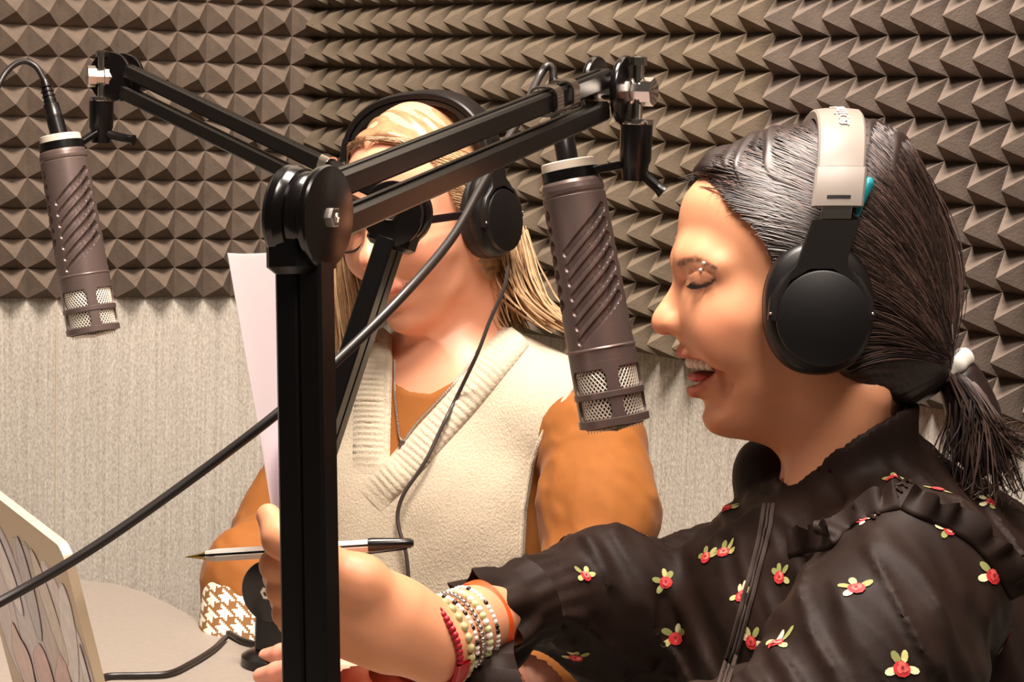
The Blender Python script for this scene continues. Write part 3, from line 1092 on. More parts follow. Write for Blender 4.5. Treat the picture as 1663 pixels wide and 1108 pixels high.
class WGrid(Grid2):
    def __init__(self, fn, x0=960, x1=1720, y0=120, y1=1000, st=4.0):
        self.x0, self.y0, self.st = x0, y0, st
        X, Y = np.meshgrid(np.arange(x0, x1, st), np.arange(y0, y1, st), indexing='ij')
        self.g = fn(X, Y)
G_W = WGrid(wmap)

def lateral(px, py, grid=None, add=0.0):
    """half width (m) of the head over profile position"""
    d = -(grid or G_BASE)(px, py) * SH * 100
    d = np.clip(d, 0, DD)
    return (G_W(px, py) + add) / 100 * np.sqrt(1 - (1 - d / DD) ** 2)

def L3(px, py, x):
    """head-local point: x lateral, y forward, z up"""
    return np.array([x, (1300 - px) * SH, (500 - py) * SH])

def surf3(px, py, side=1, add=0.0, grid=None):
    x = lateral(np.array([float(px)]), np.array([float(py)]), grid)[0]
    return L3(px, py, side * (x + add))

def head_sdf(q, smile=True, mouth_open=True):
    px = 1300 - q[:, 1] / SH
    py = 500 - q[:, 2] / SH
    ax = np.abs(q[:, 0])
    qa = q.copy()
    qa[:, 0] = ax
    d = G_BASE(px, py) * SH
    w = G_W(px, py) / 100
    D = DD / 100
    e = np.sqrt((np.clip(D + d, 0, None) / D) ** 2 + (ax / w) ** 2) - 1
    f = e * 0.062
    f = np.where((e > 0) & (d > 0), np.maximum(f, d), f)
    # eye sockets, brow ridge
    f = smax(f, -sd_ell(qa, L3(1112, 456, 0.029), (0.019, 0.0105, 0.0085)), 0.012)
    f = smin(f, sd_chain(qa, [L3(1113, 430, 0.008), L3(1118, 425, 0.020), L3(1131, 427, 0.034), L3(1155, 438, 0.044)], [0.0050, 0.0052, 0.0046, 0.0034], 0.006), 0.020)
    # cheeks
    f = smin(f, sd_ell(qa, L3(1138, 506, 0.0225), (0.0135, 0.0120, 0.0200)), 0.020)
    f = smin(f, sd_ell(qa, L3(1176, 528, 0.040), (0.0125, 0.017, 0.016)), 0.026)
    if smile:
        f = smin(f, sd_ell(qa, L3(1168, 560, 0.0385), (0.008, 0.010, 0.012)), 0.022)
    # nose: bridge, wings, tip
    dn = G_NOSE(px, py) * SH
    zz = np.clip((py - 440) / 100, 0, 1.1)
    wn = 0.0072 + 0.0050 * zz ** 1.3
    Dn = 0.017
    en = (np.sqrt((np.clip(Dn + dn, 0, None) / Dn) ** 2 + (ax / wn) ** 2) - 1) * 0.0085
    en = np.where((en > 0) & (dn > 0), np.maximum(en, dn), en)
    f = smin(f, en, 0.009)
    f = smin(f, sd_ell(qa, L3(1082, 522, 0.002), (0.0050, 0.0066, 0.0060)), 0.010)
    f = smin(f, sd_ell(qa, L3(1103, 528, 0.0115), (0.0040, 0.0092, 0.0058)), 0.007)
    f = smax(f, -sd_rc(qa, L3(1088, 545, 0.0062), L3(1097, 533, 0.0078), 0.0028, 0.0022), 0.003)
    f = smax(f, -sd_chain(qa, [L3(1116, 514, 0.0155), L3(1121, 528, 0.0172), L3(1115, 541, 0.0155)], [0.0010, 0.0016, 0.0012], 0.002), 0.0045)
    # lids over the eyeball
    f = smin(f, sd_ell(qa, L3(1141, 456, 0.0305), (0.0125, 0.0124, 0.0108)), 0.006)
    # crease above the lid
    cp = np.array([(1113, 448), (1121, 442), (1134, 442), (1148, 450)], float)
    dc = np.full(len(q), 1e9)
    for i in range(3):
        e_ = cp[i + 1] - cp[i]
        t_ = np.clip(((px - cp[i, 0]) * e_[0] + (py - cp[i, 1]) * e_[1]) / (e_ @ e_), 0, 1)
        dc = np.minimum(dc, np.hypot(px - cp[i, 0] - e_[0] * t_, py - cp[i, 1] - e_[1] * t_))
    f = f + 0.0009 * np.exp(-(dc / 1.7) ** 2) * sstep(0.018, 0.024, ax)
    # nose-to-mouth fold
    if smile:
        fold = [surf3(1124, 546, 1, 0.0), surf3(1146, 566, 1, 0.001), surf3(1163, 590, 1, 0.0008), surf3(1173, 620, 1, 0.0004), surf3(1172, 645, 1, 0.0)]
        f = smax(f, -sd_chain(qa, fold, [0.0014, 0.0026, 0.0030, 0.0024, 0.001], 0.003), 0.007)
    # mouth
    lipU, lipL = LIPS(mouth_open)
    f = smin(f, sd_chain(qa, lipU[0], lipU[1], 0.003), 0.0045)
    f = smin(f, sd_chain(qa, lipL[0], lipL[1], 0.003), 0.0045)
    if mouth_open:
        f = smax(f, -G_MOUTH(px, py) * SH * 1.0, 0.0022) if False else smax(f, -np.maximum(G_MOUTH(px, py) * SH, ax - 0.036), 0.0025)
    else:
        ln = [L3(1106, 588, 0.0), L3(1112, 588, 0.010), L3(1124, 590, 0.019), L3(1136, 591, 0.0245)]
        f = smax(f, -sd_chain(qa, ln, [0.0014, 0.0014, 0.0013, 0.0008], 0.001), 0.0025)
    # under-lip hollow
    f = smax(f, -sd_ell(qa, L3(1130, 660, 0.0), (0.014, 0.0045, 0.0045)), 0.006)
    # neck muscle and collarbone side
    f = smin(f, sd_rc(qa, L3(1395, 640, 0.045), L3(1300, 800, 0.018), 0.012, 0.010), 0.022)
    return f

G_MOUTH = Grid2([(1060, 578), (1110, 582), (1128, 583), (1146, 590), (1158, 602), (1151, 609), (1139, 617), (1128, 627), (1060, 634)], smooth=False)
def LIPS(op):
    if op:
        U = [L3(1107, 575, 0.0), L3(1109, 574, 0.006), L3(1116, 577, 0.014), surf3(1131, 582, 1, -0.001), surf3(1147, 591, 1, -0.001), surf3(1158, 602, 1, -0.002)]
        Lo = [L3(1127, 635, 0.0), L3(1129, 634, 0.008), surf3(1137, 628, 1, -0.002), surf3(1148, 617, 1, -0.0015), surf3(1158, 604, 1, -0.002)]
        return (U, [0.0040, 0.0042, 0.0040, 0.0032, 0.0026, 0.0016]), (Lo, [0.0050, 0.0050, 0.0042, 0.0030, 0.0016])
    U = [L3(1108, 581, 0.0), L3(1110, 579, 0.006), L3(1118, 583, 0.014), L3(1137, 591, 0.0245)]
    Lo = [L3(1110, 597, 0.0), L3(1113, 597, 0.009), L3(1123, 594, 0.017), L3(1137, 591, 0.0245)]
    return (U, [0.0036, 0.0038, 0.0034, 0.0014]), (Lo, [0.0050, 0.0048, 0.0040, 0.0014])

def chain_dist(q, pts):
    d = np.full(len(q), 1e9)
    for i in range(len(pts) - 1):
        d = np.minimum(d, sd_rc(q, pts[i], pts[i + 1], 0, 0))
    return d

def fbm(p, sc, seed=0, octv=3):
    """cheap smooth noise from rotated sines"""
    rs = np.random.RandomState(seed)
    out = np.zeros(len(p))
    amp = 1.0
    for o in range(octv):
        for k in range(4):
            v = rs.normal(size=3)
            v /= np.linalg.norm(v)
            v2 = rs.normal(size=3)
            out += amp * 0.25 * np.sin(p @ v * sc + 1.3 * np.sin(p @ v2 * sc * 0.5 + rs.uniform(0, 6)) + rs.uniform(0, 6))
        amp *= 0.5
        sc *= 2.1
    return out

def face_colors(q, skin, lip, brow, mouth_open, blush, liner=True):
    """local-space vertex colours: lips, brows, lash line, mouth lining, rosy cheeks"""
    qa = q.copy()
    qa[:, 0] = np.abs(qa[:, 0])
    c = np.tile(np.array(lin(skin)), (len(q), 1))
    def mix(col, w):
        nonlocal c
        c = c * (1 - w[:, None]) + np.array(lin(col)) * w[:, None]
    n = fbm(q, 90, 3)
    c = c * (1 + 0.05 * n)[:, None]
    mix(blush, 0.45 * np.exp(-(np.linalg.norm((qa - L3(1165, 535, 0.045)) / np.array([0.02, 0.02, 0.016]), axis=1)) ** 2))
    mix(blush, 0.55 * np.exp(-(np.linalg.norm((qa - L3(1068, 530, 0.0)) / np.array([0.012, 0.009, 0.010]), axis=1)) ** 2))
    U, Lo = LIPS(mouth_open)
    for pts, rad in (U, Lo):
        d = np.full(len(q), 1e9)
        for i in range(len(pts) - 1):
            d = np.minimum(d, sd_rc(qa, pts[i], pts[i + 1], rad[i], rad[i + 1]))
        mix(lip, sstep(0.0022, 0.0004, d) * 0.9)
    if mouth_open:
        pxx, pyy = 1300 - q[:, 1] / SH, 500 - q[:, 2] / SH
        ins = sstep(-0.5, -5.0, -G_MOUTH(pxx, pyy) * -1.0)
        x_out = lateral(pxx, pyy) - qa[:, 0]
        mix((92, 34, 30), sstep(3.0, -1.5, G_MOUTH(pxx, pyy)) * sstep(0.004, 0.008, x_out))
    pxx, pyy = 1300 - q[:, 1] / SH, 500 - q[:, 2] / SH
    bp = np.array([(1101, 430), (1108, 426), (1122, 424), (1136, 430), (1150, 440)], float)
    d = np.full(len(q), 1e9)
    for i in range(len(bp) - 1):
        e = bp[i + 1] - bp[i]
        t = np.clip(((pxx - bp[i, 0]) * e[0] + (pyy - bp[i, 1]) * e[1]) / (e @ e), 0, 1)
        d = np.minimum(d, np.hypot(pxx - bp[i, 0] - e[0] * t, pyy - bp[i, 1] - e[1] * t) + 2.0 * (i + t) / 4)
    t = sstep(7.5, 3.5, d) * sstep(0.004, 0.009, qa[:, 0]) * (0.8 + 0.2 * np.sin(q[:, 1] * 5200 + q[:, 2] * 3000))
    mix(brow, np.clip(t, 0, 1) * 0.85)
    # lash line on the lowered lid and a soft dark lid corner
    if liner:
        lash = snap(LASH()[3:], q)
        d = chain_dist(qa, lash)
        mix((150, 98, 78), 0.5 * sstep(0.0075, 0.002, d))
        mix((34, 20, 17), sstep(0.0019, 0.0008, d) * 0.95)
    return c

def snap(pts, V):
    """push points sideways onto the face surface"""
    out = []
    for p_ in pts:
        m_ = (np.abs(V[:, 1] - p_[1]) < 0.0016) & (np.abs(V[:, 2] - p_[2]) < 0.0016) & (V[:, 0] > 0.01)
        x_ = V[m_, 0].max() if m_.any() else p_[0]
        out.append(np.array([x_, p_[1], p_[2]]))
    return out

def LASH():
    out = []
    for px, py in ((1115, 462), (1119, 465), (1125, 467), (1132, 466), (1140, 463), (1150, 457)):
        # on the eyeball bulge
        c = L3(1141, 456, 0.0305)
        v = np.array([0, (1141 - px) * SH, (456 - py) * SH])
        r = np.array([0.0125, 0.0124, 0.0108])
        s = 1 - (v[1] / r[1]) ** 2 - (v[2] / r[2]) ** 2
        out.append(c + v + np.array([r[0] * math.sqrt(max(s, 0.0)), 0, 0]))
    # inner half wraps to the front of the bulge
    c = L3(1141, 456, 0.0305)
    inner = []
    for a in (-70, -45, -20):
        a = math.radians(a)
        inner.append(c + np.array([0.0125 * math.sin(a) * 0.9, 0.0124 * math.cos(a) * 0.93, -0.0034]))
    return inner + out

# ------------------------------------------------------------------ frames of the two heads
def frame(o, fwd, up):
    fwd = vnorm(fwd)
    up = vnorm(up - (up @ fwd) * fwd)
    lat = np.cross(fwd, up)
    return o, np.stack([lat, fwd, up], 0)
# dark-haired woman: near profile, lateral + is her left side (towards the camera)
HR_O, HR_A = frame(P(1300, 500, 1.51), -CR, CU)
if HR_A[0] @ (-CF) < 0:
    HR_A = np.stack([-HR_A[0], HR_A[1], HR_A[2]], 0)
# blonde woman: three-quarter view turned towards picture left, looking down a little
_yaw, _pit = math.radians(34), math.radians(12)
_fw = -CR * math.sin(_yaw) * math.cos(_pit) - CF * math.cos(_yaw) * math.cos(_pit) - CU * math.sin(_pit)
HL_O, HL_A = frame(P(692, 378, 2.08), _fw, CU - 0.03 * CR)
if HL_A[0] @ CR < 0:
    HL_A = np.stack([-HL_A[0], HL_A[1], HL_A[2]], 0)
HL_S = 0.985
def toR(q):
    return HR_O + np.asarray(q) @ HR_A
def toL(q):
    return HL_O + HL_S * (np.asarray(q) @ HL_A)
def fromR(p):
    return (p - HR_O) @ HR_A.T
def fromL(p):
    return (p - HL_O) @ HL_A.T / HL_S
# ================================================================== dark-haired woman in profile
from mathutils.bvhtree import BVHTree
M_SKIN_R = mat('skin_warm', (220, 165, 130), 0.42, attr='Col', sss=0.2, spec=0.4)
M_SKIN_L = mat('skin_rosy', (228, 170, 145), 0.40, attr='Col', sss=0.2, spec=0.4)
M_HAIR_D = mat('dark_hair', (38, 26, 23), 0.42, var=0.3, vscale=120, spec=0.45)
M_BLOUSE = mat('sheer_black_blouse', (34, 22, 17), 0.6, var=0.4, vscale=16, spec=0.16, bump=0.1, bscale=1500)
M_PRINT = mat('rose_print', (255, 255, 255), 0.7, attr='Col')
M_TRIM = mat('blouse_trim', (58, 46, 41), 0.5)
M_TEETH = mat('teeth', (226, 206, 186), 0.2, spec=0.6)
M_TONGUE = mat('tongue', (196, 96, 92), 0.35)

def visR(px, py, x=0.0):
    """head-local point that the photo shows at (px, py) when it lies x metres off the midline"""
    k = (1.51 - x) / 1.51
    return L3(831.5 + (px - 831.5) * k, 554 + (py - 554) * k, x)

womanR = empty('person', (*P(1420, 1000, 1.54)[:2], 0.45), 'dark-haired woman in profile with black headphones and rose-print blouse', 'person')

# ---- right hand and forearm (reaching to the paper)
HW = P(702, 1045, 1.378)
ARM_PX = [640, 702, 770, 835, 915]
ARM_PY = [1012, 1045, 1012, 987, 966]
ARM_D = [1.365, 1.378, 1.425, 1.475, 1.525]
def hand_r(p):
    f = sd_chain(p, [P(x, y, d) for x, y, d in zip(ARM_PX[::-1], ARM_PY[::-1], ARM_D[::-1])], [0.0235, 0.0215, 0.0205, 0.0218, 0.0255], 0.02)
    f = smin(f, sd_rc(p, P(640, 1010, 1.37), P(562, 968, 1.366), 0.0270, 0.0265), 0.016)
    K = [P(524, 934, 1.362), P(514, 966, 1.364), P(516, 1000, 1.370), P(526, 1032, 1.378)]
    Q = [(P(449, 918, 1.375), P(452, 938, 1.408), P(500, 948, 1.426)), (P(460, 958, 1.380), P(464, 976, 1.414), P(510, 985, 1.428)),
         (P(468, 996, 1.386), P(474, 1010, 1.418), P(515, 1015, 1.430)), (P(486, 1031, 1.390), P(492, 1040, 1.416), P(525, 1045, 1.426))]
    rr = [0.0120, 0.0120, 0.0113, 0.0100]
    for k_, q_, r_ in zip(K, Q, rr):
        f = smin(f, sd_rc(p, HW + (k_ - HW) * 0.45, k_, 0.019, r_ * 1.1), 0.012)
    g = None
    for k_, q_, r_ in zip(K, Q, rr):
        c = sd_chain(p, [k_, q_[0], q_[1], q_[2]], [r_ * 1.05, r_ * 0.88, r_ * 0.80, r_ * 0.70], 0.004)
        g = c if g is None else smin(g, c, 0.0022)
    f = smin(f, g, 0.006)
    th = sd_chain(p, [P(640, 990, 1.360), P(585, 945, 1.346), P(520, 914, 1.340), P(457, 876, 1.356), P(436, 838, 1.372)], [0.019, 0.0165, 0.0125, 0.0110, 0.0080], 0.008)
    return smin(f, th, 0.006)
V1, F1 = surface(head_sdf, (-0.085, -0.105, -0.185), (0.085, 0.115, 0.145), 0.0017)
C1 = face_colors(V1, (224, 158, 119), (190, 98, 84), (52, 32, 26), True, (230, 138, 106))
V1L = V1
V1 = toR(V1)
pts_h = np.array([P(915, 966, 1.525), P(420, 820, 1.34), P(690, 1090, 1.34), P(500, 1000, 1.45)])
V2, F2 = surface(hand_r, pts_h.min(0) - 0.04, pts_h.max(0) + 0.04, 0.0018)
C2 = np.tile(np.array(lin((226, 157, 118))), (len(V2), 1)) * (1 + 0.05 * fbm(V2, 120, 5))[:, None]
for tip, rad in ((P(434, 832, 1.385), 0.010), (P(447, 915, 1.39), 0.012), (P(458, 956, 1.395), 0.012), (P(468, 995, 1.40), 0.012)):
    w = 0.45 * np.exp(-(np.linalg.norm(V2 - tip, axis=1) / rad) ** 2)
    C2 = C2 * (1 - w[:, None]) + np.array(lin((232, 140, 118))) * w[:, None]

# ---- torso under the clothes and the blouse
TF = vnorm(-CR * 0.93 - np.array([0, 1, 0]) * 0.37)
TF[2] = 0
TF = vnorm(TF)
TLAT = np.cross(TF, UP)
if TLAT @ CF > 0:
    TLAT = -TLAT
TAX = np.stack([TLAT, TF, UP], 0)
SLn, SRn = P(1492, 950, 1.385), P(1235, 932, 1.70)
ELn, ERn = P(1335, 1215, 1.31), P(1078, 1022, 1.62)
def torso_r(p, off=0.0):
    f = sd_ell(p, P(1440, 1110, 1.54), (0.150, 0.100, 0.150), TAX)
    f = smin(f, sd_ell(p, P(1565, 1040, 1.57), (0.125, 0.066, 0.105), TAX), 0.05)
    f = smin(f, sd_rc(p, P(1430, 815, 1.54), SLn, 0.040, 0.050), 0.035)
    f = smin(f, sd_rc(p, P(1400, 800, 1.54), SRn, 0.042, 0.045), 0.04)
    f = smin(f, sd_ell(p, P(1285, 1020, 1.50), (0.11, 0.058, 0.085), TAX), 0.05)
    f = smin(f, sd_rc(p, P(1420, 1100, 1.54), P(1420, 1380, 1.55), 0.125, 0.135), 0.06)
    return f - off
def arms_r(p, off=0.0):
    a = sd_chain(p, [SLn, P(1420, 1070, 1.335), ELn, P(1000, 1290, 1.27)], [0.060, 0.057, 0.054, 0.045], 0.03)
    b = sd_chain(p, [SRn, P(1150, 985, 1.66), ERn, P(985, 985, 1.56), P(866, 976, 1.492)], [0.052, 0.053, 0.055, 0.048, 0.0275], 0.02)
    return np.minimum(a, b) - off, a - off, b - off
def neck_line(px):
    return np.interp(px, [1150, 1215, 1225, 1262, 1277, 1300, 1340, 1400, 1460, 1500, 1560], [900, 850, 790, 778, 784, 762, 722, 684, 656, 648, 690])
def folds_r(p):
    a = fbm(p, 42, 11, 2)
    q = p @ np.array([[1, 0.3, 0.2], [0.1, 0.6, -0.2], [0.4, -0.2, 0.5]])
    r = 1 - np.abs(fbm(q, 85, 12, 2))
    return 0.0045 * a + 0.012 * np.clip(r - 0.55, 0, 1)
def blouse(p):
    t = torso_r(p)
    _, a, b = arms_r(p)
    f = smin(t, b, 0.025)
    f = smin(f, a, 0.012)
    # far sleeve billows above the gathered wrist
    f = smin(f, sd_ell(p, P(985, 985, 1.56), (0.055, 0.045, 0.048)), 0.02)
    f = f - folds_r(p)
    # gathers near the wrist
    ax = vnorm(P(890, 962, 1.50) - ERn)
    w = p - P(872, 974, 1.495)
    s = w @ ax
    ang = np.arctan2(w @ np.cross(ax, UP), w[:, 2])
    f = f + 0.0016 * np.sin(ang * 15) * np.exp(-(s / 0.02) ** 2)
    # soft ring creases where the far sleeve bends
    ux = (p - P(1000, 985, 1.565)) @ vnorm(ERn - P(985, 985, 1.56))
    for c_, a_ in ((0.002, 0.0035), (0.030, 0.0030), (0.052, 0.0035), (0.075, 0.003)):
        wob = 0.006 * np.sin(p[:, 2] * 60 + c_ * 400)
        f = f + np.where(b < 0.02, a_ * np.exp(-((ux - c_ - wob) / 0.0045) ** 2), 0)
    q = fromR(p)
    px, py = 1300 - q[:, 1] / SH, 500 - q[:, 2] / SH
    col = smax(head_neck(q) - 0.0085, (neck_line(px) - py) * SH, 0.004)
    col = smax(col, (py - 850) * SH, 0.01)
    f = smin(f, col, 0.012)
    f = smin(f, sd_ell(p, P(1232, 778, 1.57), (0.028, 0.017, 0.030), TAX), 0.010)
    # neck opening
    f = smax(f, -np.maximum(head_neck(q) - 0.004, (py - neck_line(px) - 40) * SH), 0.003)
    return f
def head_neck(q):
    px = 1300 - q[:, 1] / SH
    py = 500 - q[:, 2] / SH
    d = G_BASE(px, py) * SH
    w = G_W(px, py) / 100
    e = np.sqrt((np.clip(DD / 100 + d, 0, None) / (DD / 100)) ** 2 + (q[:, 0] / w) ** 2) - 1
    f = e * 0.062
    return np.where((e > 0) & (d > 0), np.maximum(f, d), f)
bl_pts = np.array([P(880, 860, 1.45), P(1720, 640, 1.75), P(1720, 1300, 1.25), P(1000, 1300, 1.25)])
lo, hi = bl_pts.min(0) - 0.05, bl_pts.max(0) + 0.03
lo[2] = max(lo[2], P(1200, 1330, 1.5)[2])
VB, FB = surface(blouse, lo, hi, 0.0036, 1)
VB = relax(VB, FB, 3, 0.45)
def inner_r(p):
    f = torso_r(p, -0.012)
    a, _, _ = arms_r(p, -0.014)
    return smin(f, a, 0.02)
V3, F3 = surface(inner_r, lo + 0.01, hi, 0.008, 0)
C3 = np.tile(np.array(lin((226, 157, 118))), (len(V3), 1))
body_r = mesh_obj('body', np.vstack([V1, V2, V3]), np.vstack([F1, F2 + len(V1), F3 + len(V1) + len(V2)]), M_SKIN_R, womanR, np.vstack([C1, C2, C3]))
mesh_obj('blouse', VB, FB, M_BLOUSE, womanR)
BVH_R = BVHTree.FromPolygons([Vector(v) for v in VB], [tuple(int(i) for i in f) for f in FB])
def cast(bvh, px, py):
    d = vnorm(P(px, py, 1.0) - CAM)
    h = bvh.ray_cast(Vector(CAM), Vector(d))
    if h[0] is None:
        return None, None
    n = np.array(h[1])
    if n @ d > 0:
        n = -n
    return np.array(h[0]), n

def ribbon(bvh, pxs, height, waves, amp, m, name, parent, out=1.0, up=None, dens=10, thick=0.0009, seed=1):
    """gathered ruffle standing on the cloth along a line of photo points"""
    pp = catmull([(x, y, 0) for x, y in pxs], dens)
    base, nor = [], []
    for x, y, _ in pp:
        h, n = cast(bvh, x, y)
        if h is not None:
            base.append(h)
            nor.append(n)
    base, nor = np.array(base), np.array(nor)
    for _ in range(3):
        base[1:-1] = (base[:-2] + base[1:-1] * 2 + base[2:]) / 4
        nor[1:-1] = (nor[:-2] + nor[1:-1] * 2 + nor[2:]) / 4
    t = np.gradient(base, axis=0)
    t /= np.linalg.norm(t, axis=1)[:, None]
    nor /= np.linalg.norm(nor, axis=1)[:, None]
    w = np.cross(t, nor)
    if up is not None and np.mean(w @ np.asarray(up)) < 0:
        w = -w
    s = np.concatenate([[0], np.cumsum(np.linalg.norm(np.diff(base, axis=0), axis=1))])
    s /= s[-1]
    rows = []
    rs = np.random.RandomState(seed)
    ph = rs.uniform(0, 6)
    for v in np.linspace(0, 1, 7):
        wv = np.sin(2 * math.pi * waves * s + ph + 0.9 * np.sin(s * 17 + ph)) * amp * v
        lift = out * v * 0.7 + 0.12
        rows.append(base + nor * (height * lift * 0.6 + 0.0006)[..., None] if False else base + nor * (height * 0.45 * v * out + wv * 0.8 + 0.0012)[:, None] + w * (height * v * (0.85 + 0.15 * np.sin(2 * math.pi * waves * s * 0.5)))[:, None] + t * (wv * 0.35)[:, None])
    V = np.array(rows)
    mb = MB()
    ring = np.concatenate([V, (V - nor[None] * thick)[::-1]], 0)
    mb.grid(ring, closed_u=True)
    return mb.build(name, m, parent, angle=80)

ribbon(BVH_R, [(1282, 906), (1315, 898), (1352, 890), (1376, 862), (1420, 838), (1462, 828)], 0.019, 7, 0.004, M_BLOUSE, 'shoulder_ruffle', womanR, up=-CR * 0.5 + CU, seed=2)
ribbon(BVH_R, [(1462, 828), (1490, 842), (1530, 858), (1575, 885), (1612, 925), (1640, 975)], 0.018, 6, 0.004, M_BLOUSE, 'shoulder_ruffle', womanR, up=CR * 0.4 + CU, seed=5)
# smocked tucks on the yoke
mb = MB()
for i in range(9):
    t_ = i / 8
    a, b = (1392 + 66 * t_, 838 - 62 * t_), (1422 + 58 * t_, 846 - 58 * t_)
    pts = []
    for u_ in np.linspace(0, 1, 7):
        h, n = cast(BVH_R, a[0] + (b[0] - a[0]) * u_, a[1] + (b[1] - a[1]) * u_ + 5 * math.sin(u_ * 6))
        if h is not None:
            pts.append(h + n * 0.0008)
    if len(pts) > 2:
        mb.tube(pts, [0.0008] + [0.0018] * (len(pts) - 2) + [0.0008], 6)
mb.build('yoke_tucks', M_BLOUSE, womanR, kind='stuff')
# front placket with its stitched trim
def on_cloth(bvh, pxs, lift, dens=8):
    out = []
    for x, y, _ in catmull([(a, b, 0) for a, b in pxs], dens):
        h, n = cast(bvh, x, y)
        if h is not None:
            out.append(h + n * lift)
    out = np.array(out)
    for _ in range(2):
        out[1:-1] = (out[:-2] + 2 * out[1:-1] + out[2:]) / 4
    return out
PL = [(1250, 822), (1243, 870), (1228, 930), (1212, 990), (1196, 1050), (1178, 1105), (1168, 1130)]
for dx, r_ in ((-7, 0.0016), (7, 0.0016)):
    mb = MB()
    mb.tube(on_cloth(BVH_R, [(x + dx, y) for x, y in PL], 0.0015), r_, 6)
    pk = mb.build('placket_edge', M_TRIM, womanR)
mb = MB()
tr_ = on_cloth(BVH_R, PL, 0.0016, 24)
for i in range(0, len(tr_) - 1):
    mb.sphere(tr_[i], 0.0011, 6, 4)
mb.build('stitched_trim', M_TRIM, pk, kind='stuff')

# ---- rose print: small petals and leaves lying on the cloth
rose_v, rose_f, rose_c = [], [], []
def petal(c, n, u, w, cx, cy, rx, ry, rot, col, lift):
    o = len(rose_v)
    k = 9
    pts2 = [(cx + rx * math.cos(a) * math.cos(rot) - ry * math.sin(a) * math.sin(rot), cy + rx * math.cos(a) * math.sin(rot) + ry * math.sin(a) * math.cos(rot)) for a in np.linspace(0, 2 * math.pi, k, endpoint=False)]
    for x, y in [(cx, cy)] + pts2:
        q = c + u * x + w * y
        hit = BVH_R.ray_cast(Vector(q + n * 0.02), Vector(-n), 0.05)
        q = np.array(hit[0]) if hit[0] is not None else q
        rose_v.append(q + n * lift)
        rose_c.append(lin(col))
    for i in range(k):
        rose_f.append((o, o + 1 + i, o + 1 + (i + 1) % k))
def rose(c, n, s, rot, rnd):
    u = vnorm(np.cross(n, UP) if abs(n[2]) < 0.95 else np.cross(n, CR))
    w = np.cross(n, u)
    u, w = u * math.cos(rot) + w * math.sin(rot), w * math.cos(rot) - u * math.sin(rot)
    for a in (3.5, 4.5, 5.6, 0.4):
        a += rnd.uniform(-0.3, 0.3)
        petal(c, n, u, w, s * 0.88 * math.cos(a), s * 0.88 * math.sin(a), s * 0.52, s * 0.30, a, rnd.choice([(186, 184, 120), (140, 142, 82), (226, 218, 176)]), 0.0007)
    petal(c, n, u, w, 0, s * 0.1, s * 0.68, s * 0.60, 0, (196, 40, 44), 0.0011)
    for a in (0.9, 3.0, 5.0):
        petal(c, n, u, w, s * 0.24 * math.cos(a), s * 0.24 * math.sin(a), s * 0.3, s * 0.2, a + 1.2, rnd.choice([(232, 98, 92), (214, 66, 64), (240, 130, 112)]), 0.0014)
    petal(c, n, u, w, 0, 0, s * 0.13, s * 0.13, 0, (150, 22, 30), 0.0017)
rr_ = random.Random(4)
ROSES = [(950, 935), (1080, 945), (1098, 1035), (880, 978), (1176, 897), (1148, 905), (1205, 968), (1268, 937), (1180, 825), (1340, 858), (1402, 845), (1450, 775), (1525, 796), (1608, 815),
         (1540, 860), (1390, 956), (1612, 935), (1465, 1085), (935, 1066), (1222, 1042), (1655, 950), (1262, 1045)]
done = []
for x, y in ROSES:
    h, n = cast(BVH_R, x, y)
    if h is not None:
        rose(h, n, 0.0066 + rr_.uniform(0, 0.0022), rr_.uniform(-0.5, 0.5), rr_)
        done.append(h)
idxs = list(range(0, len(FB), 7))
rr_.shuffle(idxs)
cnt_ = 0
for i in idxs:                                            # the rest of the print, all round the blouse
    q = VB[FB[i]]
    c = q.mean(0)
    if min(np.linalg.norm(c - d_) for d_ in done) < 0.052:
        continue
    n = np.cross(q[2] - q[0], q[3] - q[1])
    if np.linalg.norm(n) < 1e-9:
        continue
    n = vnorm(n)
    px_, py_, _d = proj(c)
    if np.linalg.norm(c - P(1380, 740, 1.52)) < 0.11:
        continue
    if n @ (CAM - c) > 0 and -20 < px_ < 1690 and 640 < py_ < 1130:
        continue                                          # the visible side follows the photo
    rose(c, n, 0.0085, rr_.uniform(0, 6), rr_)
    done.append(c)
    cnt_ += 1
    if cnt_ > 110:
        break
o = mesh_obj('rose_print', np.array(rose_v), np.array(rose_f), M_PRINT, womanR, np.array(rose_c))
o['kind'] = 'stuff'

# ---- cuff: gathered band and ruffle round the wrist
cax = -vnorm(vnorm(P(835, 987, 1.45) - P(690, 1040, 1.45)) + CF * 0.8)
cu, cw = vnorm(np.cross(cax, UP)), None
cw = np.cross(cax, cu)
def cuff_ring(c, r, n=96, wav=0, amp=0, ph=0, sq=1.0):
    r *= 1.08
    return [c + (r + amp * math.sin(wav * a + ph + 0.8 * math.sin(2 * a))) * (math.cos(a) * cu + sq * math.sin(a) * cw) + cax * amp * 0.7 * math.sin(wav * a + ph + 1.2) for a in np.linspace(0, 2 * math.pi, n, endpoint=False)]
c0 = P(842, 985, 1.475)
rows = [cuff_ring(c0 - cax * 0.012, 0.0295), cuff_ring(c0, 0.0270, wav=14, amp=0.0008), cuff_ring(c0 + cax * 0.006, 0.0275, wav=9, amp=0.001), cuff_ring(c0 + cax * 0.014, 0.0300, wav=7, amp=0.0022), cuff_ring(c0 + cax * 0.024, 0.0315, wav=7, amp=0.0042),
        cuff_ring(c0 + cax * 0.034, 0.0325, wav=7, amp=0.0056), cuff_ring(c0 + cax * 0.033, 0.0310, wav=7, amp=0.0056), cuff_ring(c0 + cax * 0.020, 0.0290, wav=7, amp=0.003), cuff_ring(c0 + cax * 0.006, 0.0255)]
mb = MB().grid(np.array(rows), closed_v=True)
mb.build('cuff_ruffle', M_BLOUSE, womanR, angle=80)
